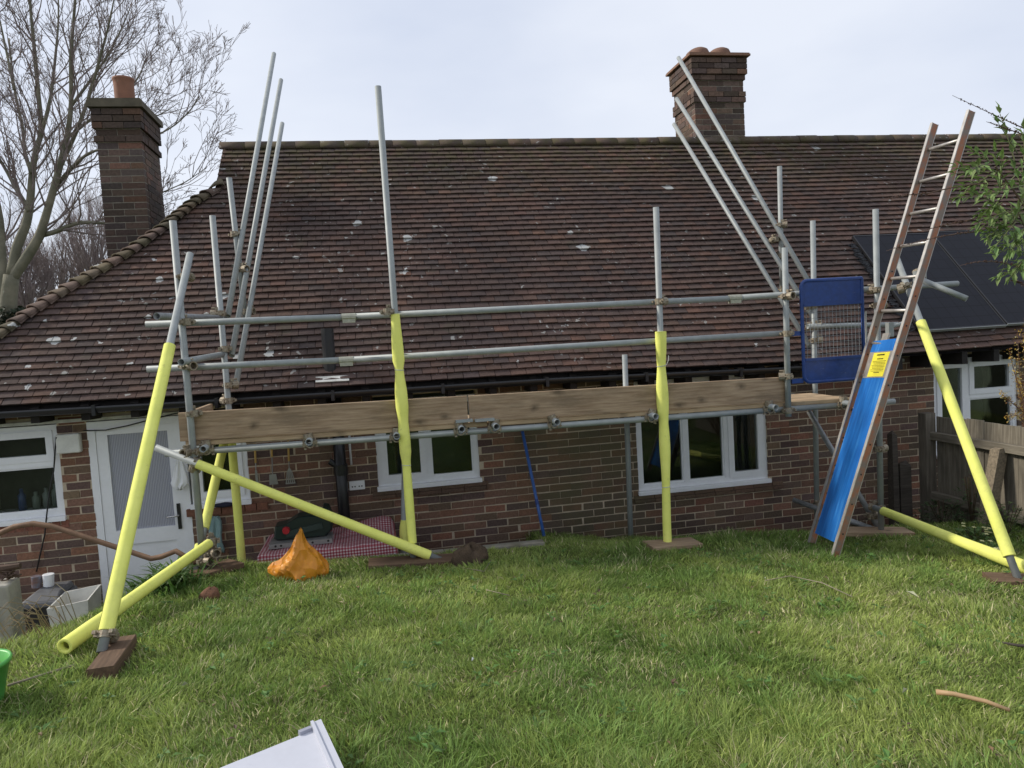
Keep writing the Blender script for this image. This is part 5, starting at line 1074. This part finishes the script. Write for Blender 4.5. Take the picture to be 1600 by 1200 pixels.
for k, (f, wf) in enumerate(((0, 1), (.5, .8), (1, 0))):
    hx = x+dx*h*lean*f**1.7; hy = y+dy*h*lean*f**1.7; hz_ = z-.006+h*f*(1-.28*lean*f)
    if k < 2:
        V[:, 2*k, 0] = hx+px_*wd*wf/1; V[:, 2*k, 1] = hy+py_*wd*wf; V[:, 2*k, 2] = hz_; V[:, 2*k+1, 0] = hx-px_*wd*wf; V[:, 2*k+1, 1] = hy-py_*wd*wf; V[:, 2*k+1, 2] = hz_
    else: V[:, 4, 0] = hx; V[:, 4, 1] = hy; V[:, 4, 2] = hz_
hue = rng.uniform(0, 1, n); tone = (vnoise(x*1.1, y*1.1, 12)*.6+vnoise(x*4, y*4, 13)*.4-.5)*1.5+.45
G1, G2, G3 = np.array([.185, .285, .066]), np.array([.42, .495, .138]), np.array([.74, .66, .40])
col = G1+(G2-G1)*np.clip(tone*1.25-.12+rng.normal(0, .16, n), 0, 1)[:, None]
dry = (hue < .05+.13*np.clip(vnoise(x*1.6+9, y*1.6, 14)-.45, 0, 1)*2); col[dry] = G3*rng.uniform(.6, 1.1, (dry.sum(), 1))
col *= rng.uniform(.55, 1.4, (n, 1))
isc = idx >= NB*3; col[isc] = np.array([.23, .35, .085])*rng.uniform(.7, 1.35, (isc.sum(), 1))
me = bpy.data.meshes.new('grass'); me.vertices.add(n*5); me.vertices.foreach_set('co', V.reshape(-1))
o5 = np.arange(n)[:, None]*5; tris = np.concatenate([o5+np.array([[0, 1, 3]]), o5+np.array([[0, 3, 2]]), o5+np.array([[2, 3, 4]])], axis=1).reshape(-1)
me.loops.add(len(tris)); me.loops.foreach_set('vertex_index', tris.astype(np.int32)); me.polygons.add(len(tris)//3); me.polygons.foreach_set('loop_start', np.arange(0, len(tris), 3, dtype=np.int32)); me.polygons.foreach_set('loop_total', np.full(len(tris)//3, 3, np.int32))
at_ = me.attributes.new('tint', 'FLOAT_COLOR', 'POINT'); c4 = np.ones((n*5, 4), np.float32); c4[:, :3] = np.repeat(col, 5, axis=0); at_.data.foreach_set('color', c4.ravel())
me.materials.append(M['grass']); me.update(calc_edges=True); go = bpy.data.objects.new('grass', me); COL.objects.link(go); tag(go, 'shaggy green grass covering the sloping lawn', 'grass', kind='stuff')
# broad-leaved weeds, moss and dead leaf litter among the blades
R_ = random.Random(77); q = MB()
for i in range(420):
    wx, wy = R_.uniform(-1.7, 5.3), -1.4-4.2*R_.uniform(0, 1)**.8
    if (wx+1.33)*.831+(wy+1.48)*(-.556)+.22 < .1: continue
    kind_ = R_.random(); wz = gfz(wx, wy); nl_ = R_.randint(4, 8) if kind_ < .6 else R_.randint(1, 3); a0_ = R_.uniform(0, 6.28)
    for k in range(nl_):
        a_ = a0_+k*6.28/nl_+R_.gauss(0, .3); L_ = R_.uniform(.025, .055) if kind_ < .6 else R_.uniform(.015, .04)
        leaf(q, Vector((wx+R_.gauss(0, .012), wy+R_.gauss(0, .012), wz+R_.uniform(.02, .05))), (math.cos(a_), math.sin(a_), R_.uniform(.0, .6)), (0, 0, 1), L_, L_*.5, jit((.10, .19, .045), .3) if kind_ < .6 else jit(R_.choice([(.20, .13, .07), (.34, .27, .15), (.12, .08, .05)]), .3))
tag(q.build('lawn_weeds', M['leaf'], None, origin=(1, -3, .9)), 'small broad-leaved weeds and dead leaf litter in the lawn', 'weeds', kind='stuff')
# strap-leaved clump on the bank by the path
R_ = random.Random(3); pc = Vector((-1.62, -1.66, 0)); q = MB()
for i in range(260):
    bx_, by_ = pc.x+R_.gauss(0, .12), pc.y+R_.gauss(0, .10); p = Vector((bx_, by_, gfz(bx_, by_)-.01)); a = R_.uniform(0, 6.28); L = R_.uniform(.16, .36); dr = Vector((math.cos(a), math.sin(a), 0)); c_ = jit((.07, .14, .025), .35); sd = Vector((-dr.y, dr.x, 0)); pts = []
    for k in range(5): f = k/4; w_ = .0105*(1-f**2)+.0006; c0 = p+dr*L*.75*f**1.5+Vector((0, 0, L*(f*1.15-.75*f*f*R_.uniform(.8, 1.1)))); pts += [c0+sd*w_, c0-sd*w_]
    q.add(pts, [(2*k, 2*k+1, 2*k+3, 2*k+2) for k in range(4)], c_)
pl_ = empty('strap_leaf_plant', (pc.x, pc.y, gfz(pc.x, pc.y)), 'clump of long green strap leaves on the bank before the white door', 'plant'); tag(q.build('leaves', M['leaf'], pl_), kind='stuff')
# dry stalks over the concrete post side of the bank
q = MB()
for i in range(46):
    bx_, by_ = R_.uniform(-2.35, -1.95), R_.uniform(-2.75, -2.2); p = Vector((bx_, by_, gfz(bx_, by_))); a = R_.uniform(2.2, 4.2); L = R_.uniform(.15, .38); dr = Vector((math.cos(a), math.sin(a), 0)); q.sweep([p, p+dr*L*.25+Vector((0, 0, L*.6)), p+dr*L*.6+Vector((0, 0, L*.75)), p+dr*L*.9+Vector((0, 0, L*.5))], [.0028, .0024, .002, .001], 4, False, jit((.30, .23, .12), .3))
tag(q.build('dry_stalks', M['leaf'], None, origin=(-2.1, -2.4, 1.0)), 'dry bent straw stalks on the bank beside the concrete post', 'dry grass', kind='stuff')
# weeds and primroses along the fence
def weed(x, y, nl, spread, hgt, L, colr, name, label, cat, group=None, flowers=0, fcol=(.7, .68, .35)):
    z = gfz(x, y); e = empty(name, (x, y, z), label, cat, group); q = MB()
    for i in range(nl):
        a = R_.uniform(0, 6.28); rr = spread*R_.uniform(0, 1)**.6; p = Vector((x+rr*math.cos(a), y+rr*math.sin(a), z+hgt*R_.uniform(0, 1)*(1-.5*rr/spread))); d = Vector((math.cos(a)+R_.gauss(0, .5), math.sin(a)+R_.gauss(0, .5), R_.uniform(-.1, .9))); leaf(q, p, d, (0, 0, 1), L*R_.uniform(.6, 1.3), L*.45, jit(colr, .35))
    for i in range(10):
        a = R_.uniform(0, 6.28); rr = spread*.5; q.sweep([(x, y, z-.02), (x+rr*math.cos(a), y+rr*math.sin(a), z+hgt*.8)], .003, 4, False, jit((.07, .05, .03), .3))
    tag(q.build('foliage', M['leaf'], e), kind='stuff')
    for i in range(flowers):
        a = R_.uniform(0, 6.28); rr = spread*R_.uniform(.2, 1); p = Vector((x+rr*math.cos(a), y+rr*math.sin(a), z+hgt*R_.uniform(.6, 1.1))); f = MB()
        for k in range(5): b_ = k*1.257+a; leaf(f, p, Vector((math.cos(b_), math.sin(b_)-.4, .4)), (0, 0, 1), .024, .022, jit(fcol, .1))
        f.build('flower', M['leaf'], e)
weed(5.05, -1.75, 90, .16, .12, .07, (.10, .17, .05), 'primrose', 'pale primrose in flower at the foot of the fence', 'primrose', None, 9)
weed(4.75, -2.25, 70, .14, .09, .06, (.10, .17, .05), 'primrose', 'small primrose clump in the grass before the right yellow tube', 'primrose', None, 7)
weed(5.45, -.9, 170, .24, .30, .06, (.045, .065, .025), 'bramble', 'dark bramble at the fence beside the wooden corner post', 'bramble')
weed(5.4, -1.7, 170, .25, .35, .06, (.07, .10, .03), 'weed_clump', 'leafy green weeds against the fence behind the right raker', 'weeds')
weed(5.65, -1.05, 60, .14, .62, .06, (.05, .09, .03), 'ivy', 'thin ivy sprig climbing the fence boards', 'ivy')
weed(4.95, -.35, 90, .22, .16, .05, (.05, .055, .025), 'weed_clump', 'low dull weeds at the wall behind the ladder', 'weeds')
# buddleia hanging in from the right
e = empty('buddleia', (5.3, -3.2, gfz(5.3, -3.2)), 'leafy green buddleia with spent flower spikes at the right edge', 'shrub')
YB_ = -3.25; stemc = (.13, .09, .06); st = MB(); lv = MB()
def bez(pp, k=10):
    pp = [Vector(p) for p in pp]; return [pp[0].lerp(pp[1], t_).lerp(pp[1].lerp(pp[2], t_), t_) for t_ in np.linspace(0, 1, k)]
root = Vector((5.3, -3.2, gfz(5.3, -3.2)))
trunks = [[root, Y(1680, 520, YB_), Y(1590, 330, YB_-.1)], [root, Y(1720, 560, YB_-.2), Y(1600, 420, YB_-.2)], [root, Y(1700, 430, YB_+.1), Y(1555, 260, YB_)], [root, Y(1690, 400, YB_), Y(1640, 200, YB_)]]
for tr_ in trunks:
    pts = bez(tr_, 14); st.sweep(pts, list(np.linspace(.016, .005, 14)), 6, True, stemc)
def sprig(p0, d, L, ll, nl=5, colr=(.17, .25, .08)):
    d = Vector(d).normalized(); pts = [p0+d*L*f+Vector((0, 0, -.05*L*f*f)) for f in np.linspace(0, 1, 6)]; st.sweep(pts, list(np.linspace(.004, .002, 6)), 5, True, jit((.12, .13, .05), .2))
    for k in range(nl):
        f = .15+.85*k/(nl-1); p = p0+d*L*f+Vector((0, 0, -.05*L*f*f)); s = d.orthogonal().normalized(); s = Quaternion(d, k*1.57+R_.uniform(-.3, .3)) @ s
        for sg in (-1, 1): leaf(lv, p, d*(.6+.5*f)+s*sg*(1-.35*f), (0, 0, 1), ll*R_.uniform(.7, 1.15)*(1-.35*f), ll*.27, jit(colr, .3))
    leaf(lv, p0+d*L, d, (0, 0, 1), ll*.7, ll*.18, jit((.16, .26, .06), .2))
sp_px = [(1545, 270, 1495, 258), (1560, 300, 1510, 305), (1590, 240, 1560, 190), (1575, 330, 1530, 345), (1560, 290, 1555, 235), (1600, 300, 1585, 262), (1590, 370, 1560, 385), (1605, 350, 1575, 395), (1580, 320, 1590, 385), (1605, 400, 1580, 430), (1550, 255, 1520, 235), (1600, 250, 1600, 200), (1570, 345, 1545, 370), (1610, 330, 1560, 345), (1550, 280, 1500, 290), (1600, 290, 1545, 300), (1605, 380, 1600, 420), (1590, 340, 1600, 300), (1565, 310, 1540, 330), (1585, 360, 1545, 362)]
for (a, c, a2, c2) in sp_px:
    for rep in range(2):
     if rep: a, c, a2, c2 = [w_+R_.gauss(0, 12) for w_ in (a, c, a2, c2)]
     yo = YB_+R_.uniform(-.25, .2); p0 = Y(a, c, yo); p1 = Y(a2, c2, yo+R_.uniform(-.12, .12)); sprig(p0, p1-p0, (p1-p0).length, .105)
brown = (.14, .085, .06)
for (pp) in ([(1610, 205), (1560, 183), (1488, 149)], [(1605, 212), (1570, 200), (1541, 190)], [(1530, 362), (1470, 365), (1385, 392)], [(1510, 345), (1480, 350), (1445, 360)], [(1600, 420), (1550, 400), (1500, 415)], [(1450, 302), (1420, 303), (1378, 312)], [(1600, 445), (1590, 440), (1578, 438)]):
    yo = YB_+R_.uniform(-.1, .1); pts = bez([Y(u, v, yo) for u, v in pp], 12); st.sweep(pts, list(np.linspace(.004, .0012, 12)), 5, True, brown)
    for k in range(70):
        f = R_.uniform(.05, .93); i = f*11; p = pts[int(i)].lerp(pts[min(11, int(i)+1)], i-int(i)); leaf(lv, p, (R_.gauss(0, 1), R_.gauss(0, 1), R_.gauss(.2, 1)), (0, 0, 1), .016*(1.25-f*.8), .010, jit((.11, .065, .055), .3))
# link the floating spikes back to the bush
for (u, v, u2, v2) in ((1530, 362, 1595, 345), (1510, 345, 1592, 335), (1450, 302, 1570, 285)): pts = bez([Y(u, v, YB_), Y((u+u2)/2, (v+v2)/2-8, YB_), Y(u2, v2, YB_)], 8); st.sweep(pts, .004, 5, True, brown)
tag(st.build('stems', leafA, e), kind='stuff'); tag(lv.build('leaves', M['leaf'], e), kind='stuff')
# golden flowering shrub beyond the fence
e = empty('golden_shrub', (6.5, -.75, gfz(6.5, -.75)), 'shrub with small golden flowers behind the fence at far right', 'shrub'); st = MB(); lv = MB(); base_ = Vector((6.5, -.75, gfz(6.5, -.75)))
for pp in ([(1598, 640), (1592, 580), (1590, 515)], [(1600, 630), (1580, 570), (1578, 548)], [(1600, 645), (1570, 620), (1565, 615)], [(1605, 640), (1598, 560), (1602, 500)], [(1600, 660), (1585, 640), (1572, 655)], [(1615, 640), (1610, 560), (1618, 520)], [(1605, 655), (1590, 610), (1592, 590)]):
    yo = -.75+R_.uniform(-.12, .12); P3 = [Y(u, v, yo) for u, v in pp]; pts = bez(P3, 14); st.sweep([base_]+pts, [.012]+list(np.linspace(.006, .0015, 14)), 5, True, (.16, .09, .06))
    for k in range(110):
        f = R_.uniform(0, 1); i = f*13; p = pts[int(i)].lerp(pts[min(13, int(i)+1)], i-int(i))+Vector((R_.gauss(0, .018), R_.gauss(0, .018), R_.gauss(0, .018))); leaf(lv, p, (R_.gauss(0, 1), R_.gauss(0, 1), R_.gauss(.3, 1)), (0, 0, 1), .022, .016, jit(R_.choice([(.55, .36, .05), (.48, .30, .07), (.60, .50, .20), (.25, .12, .04)]), .2))
tag(st.build('stems', leafA, e), kind='stuff'); tag(lv.build('flowers', M['leaf'], e), kind='stuff')

# ================================================================ trees
bark = mat('grey_green_bark', (.22, .20, .14), .9, var=.55, scale=2.5, bmp=.6, bdist=.02, col2=(.10, .10, .065)); twig_m = mat('dark_twig', (.24, .19, .175), .9, var=.3, scale=3, bmp=0)
def grow(q, p, d, L, r, lev, R_, up=.35, spread=.75, kids=(7, 6, 5), wig=.12, buds=False):
    n_ = (7, 5, 4, 3)[min(lev, 3)]; pts = [p]; rad = [r]; dirs = []; seg_ = L/n_
    for k in range(n_):
        d = (d+Vector((R_.gauss(0, wig), R_.gauss(0, wig), R_.gauss(0, wig)+up*.22))).normalized(); p = p+d*seg_; pts.append(p); rad.append(max(r*(1-.82*(k+1)/n_), .003 if not buds else .0040)); dirs.append(d)
    q.sweep(pts, rad, (8, 6, 4, 3)[min(lev, 3)], False)
    if lev < len(kids):
        for k in range(kids[lev]):
            f = R_.uniform(.22, 1.0); i = min(int(f*n_), n_-1); pp = pts[i].lerp(pts[i+1], f*n_-i if f < 1 else 1); ax = Quaternion(dirs[i], R_.uniform(0, 6.28)) @ dirs[i].orthogonal().normalized()
            dd_ = (dirs[i]*1.0+ax*spread*R_.uniform(.6, 1.3)).normalized(); grow(q, pp, dd_, L*R_.uniform(.38, .62)*(1.15-.5*f), max(rad[i]*.55, .0042), lev+1, R_, up, spread, kids, wig, buds)
TY = 9.5
big_t = empty('bare_tree', Y(8, 700, TY)*1.0, 'large leafless tree with pale trunk left of the roof', 'tree'); R_ = random.Random(21)
T = lambda u, v, dy=0: Y(u, v, TY+dy)
limbs = [([(4, 720), (10, 560), (12, 480), (18, 430)], [.36, .32, .30, .27], 0), ([(18, 430), (26, 385), (42, 350), (48, 310), (50, 270), (56, 235), (66, 205), (60, 150), (55, 90), (48, 20), (42, -60)], [.20, .18, .16, .14, .12, .11, .09, .08, .07, .05, .03], .3),
 ([(16, 440), (40, 405), (62, 370), (74, 330), (84, 295), (92, 265), (106, 210), (112, 160), (110, 90), (116, 20), (122, -60)], [.20, .19, .17, .14, .13, .12, .10, .08, .065, .05, .03], -.6),
 ([(6, 470), (2, 400), (0, 345), (-14, 280), (-30, 200), (-40, 90), (-44, -40)], [.19, .17, .15, .13, .11, .08, .05], .8), ([(64, 368), (88, 362), (108, 352), (128, 347), (165, 349), (200, 345), (235, 352)], [.10, .09, .075, .07, .05, .035, .02], -.9),
 ([(46, 330), (28, 300), (12, 270), (-6, 240)], [.10, .08, .06, .05], .6), ([(50, 270), (38, 240), (36, 200), (22, 140), (14, 60)], [.08, .07, .06, .045, .03], 1.2), ([(84, 295), (112, 262), (136, 240), (160, 232), (200, 228)], [.08, .07, .05, .04, .02], -1.4),
 ([(92, 265), (120, 205), (140, 150), (155, 95), (170, 40), (180, -10)], [.09, .075, .06, .05, .035, .02], -1.0), ([(112, 165), (142, 125), (170, 85), (190, 45), (205, 8)], [.06, .05, .04, .03, .015], .4), ([(106, 215), (150, 180), (190, 150), (215, 125), (232, 85)], [.06, .05, .04, .03, .015], .9),
 ([(66, 205), (80, 150), (86, 95), (92, 30), (90, -30)], [.07, .06, .05, .035, .02], 1.0), ([(200, 228), (240, 215), (275, 195), (300, 170), (315, 145)], [.035, .03, .025, .02, .01], -.5), ([(165, 349), (210, 320), (255, 300), (290, 285), (322, 262)], [.035, .03, .025, .02, .01], -.3), ([(150, 180), (200, 195), (250, 180), (280, 160)], [.035, .03, .02, .012], .2), ([(22, 140), (10, 80), (-5, 10)], [.05, .04, .025], 1.0)]
tk = MB(); tw = MB()
for li, (pp, rr, dy) in enumerate(limbs):
    pts = [T(u, v, dy*(i/(len(pp)-1)) if li else 0) for i, (u, v) in enumerate(pp)]; sp_ = []; rs = []
    for i in range(len(pts)-1):
        for f in (0, .33, .66): sp_.append(pts[i].lerp(pts[i+1], f)); rs.append(rr[i]+(rr[i+1]-rr[i])*f)
    sp_.append(pts[-1]); rs.append(rr[-1]); sp_ = [sp_[0]]+[(sp_[i-1]+sp_[i]*2+sp_[i+1])/4 for i in range(1, len(sp_)-1)]+[sp_[-1]]
    tk.sweep(sp_, [r_*.54 for r_ in rs], 10, True)
    if li == 0: continue
    nk = int((6+len(sp_)*.55)*(.55 if li in (7, 12, 13, 14) else .9))
    for k in range(nk):
        f = R_.uniform(.2, 1); i = min(int(f*(len(sp_)-1)), len(sp_)-2); d = (sp_[i+1]-sp_[i]).normalized(); ax = Quaternion(d, R_.uniform(0, 6.28)) @ d.orthogonal().normalized()
        grow(tw, sp_[i], (d+ax*R_.uniform(.5, 1.0)+Vector((0, 0, .3))).normalized(), R_.uniform(1.0, 2.3)*(1.1-.4*f), max(min(rs[i]*.28, .022), .009), 1, R_, .45, .7, (0, 4, 4, 2), .16, True)
tk.build('trunk', bark, big_t, smooth=True); tag(tw.build('crown', twig_m, big_t), kind='stuff')
# ivy on the trunk
q = MB()
for i in range(700):
    v = R_.uniform(480, 600); c0 = T(9, v); a = R_.uniform(0, 6.28); r_ = R_.uniform(.16, .30); p = c0+Vector((r_*math.cos(a), r_*math.sin(a), 0)); leaf(q, p, (math.cos(a)+R_.gauss(0, .5), math.sin(a)+R_.gauss(0, .5), R_.gauss(-.4, .4)), (0, 0, 1), .13, .11, jit((.018, .028, .012), .4))
tag(q.build('ivy', M['leaf'], big_t), kind='stuff')
# far vase-shaped trees
for k, (u, v, y_, hgt, lb) in enumerate([(152, 470, 26, 5.8, 'distant bare vase-shaped tree beside the left chimney'), (95, 480, 30, 5.2, 'distant bare tree between the big trunk and the chimney'), (40, 500, 24, 4.2, 'small distant bare tree behind the pale trunk'), (225, 440, 34, 6.0, 'distant bare tree mostly hidden behind the left chimney')]):
    P = Y(u, v, y_); gb = Vector((P.x, y_, -.3)); e = empty('distant_tree', gb, lb, 'tree', 'distant bare trees'); q = MB(); R2 = random.Random(40+k); q.sweep([gb, Vector((P.x, y_, P.z))], [.22, .16], 8); q.build('trunk', twig_m, e); q = MB()
    for j in range(22):
        a = R2.uniform(0, 6.28); s = R2.uniform(.05, .75); grow(q, Vector((P.x, y_, P.z-R2.uniform(0, .6))), Vector((math.cos(a)*s, math.sin(a)*s, 1)).normalized(), hgt*R2.uniform(.45, .8), .07, 1, R2, .35, .45, (0, 7, 6, 4), .07, False)
    tag(q.build('crown', twig_m, e), kind='stuff')
# evergreen hedge low behind the hip
e = empty('hedge', (-9, 13, 0), 'dark evergreen hedge low behind the hip of the roof', 'hedge'); q = MB()
for i in range(7000):
    x_ = R_.uniform(-17, -2); y_ = R_.uniform(12.2, 13.8); top = 3.0+.5*math.sin(x_*.9)+.3*math.sin(x_*2.3); z_ = top*R_.uniform(.35, 1)**.7-abs(y_-13)*.3; leaf(q, Vector((x_, y_, z_)), (R_.gauss(0, 1), R_.gauss(0, 1), R_.gauss(0, .8)), (0, 0, 1), .26, .16, jit(R_.choice([(.035, .045, .018), (.055, .06, .022), (.08, .06, .03)]), .35))
tag(q.build('hedge_leaves', M['leaf'], e), kind='stuff')
b = MB(); b.bx(-17, -2, 12.7, 13.3, -.3, 2.4); b.build('hedge_core', mat('hedge_core', (.012, .014, .008), 1, bmp=0), e)
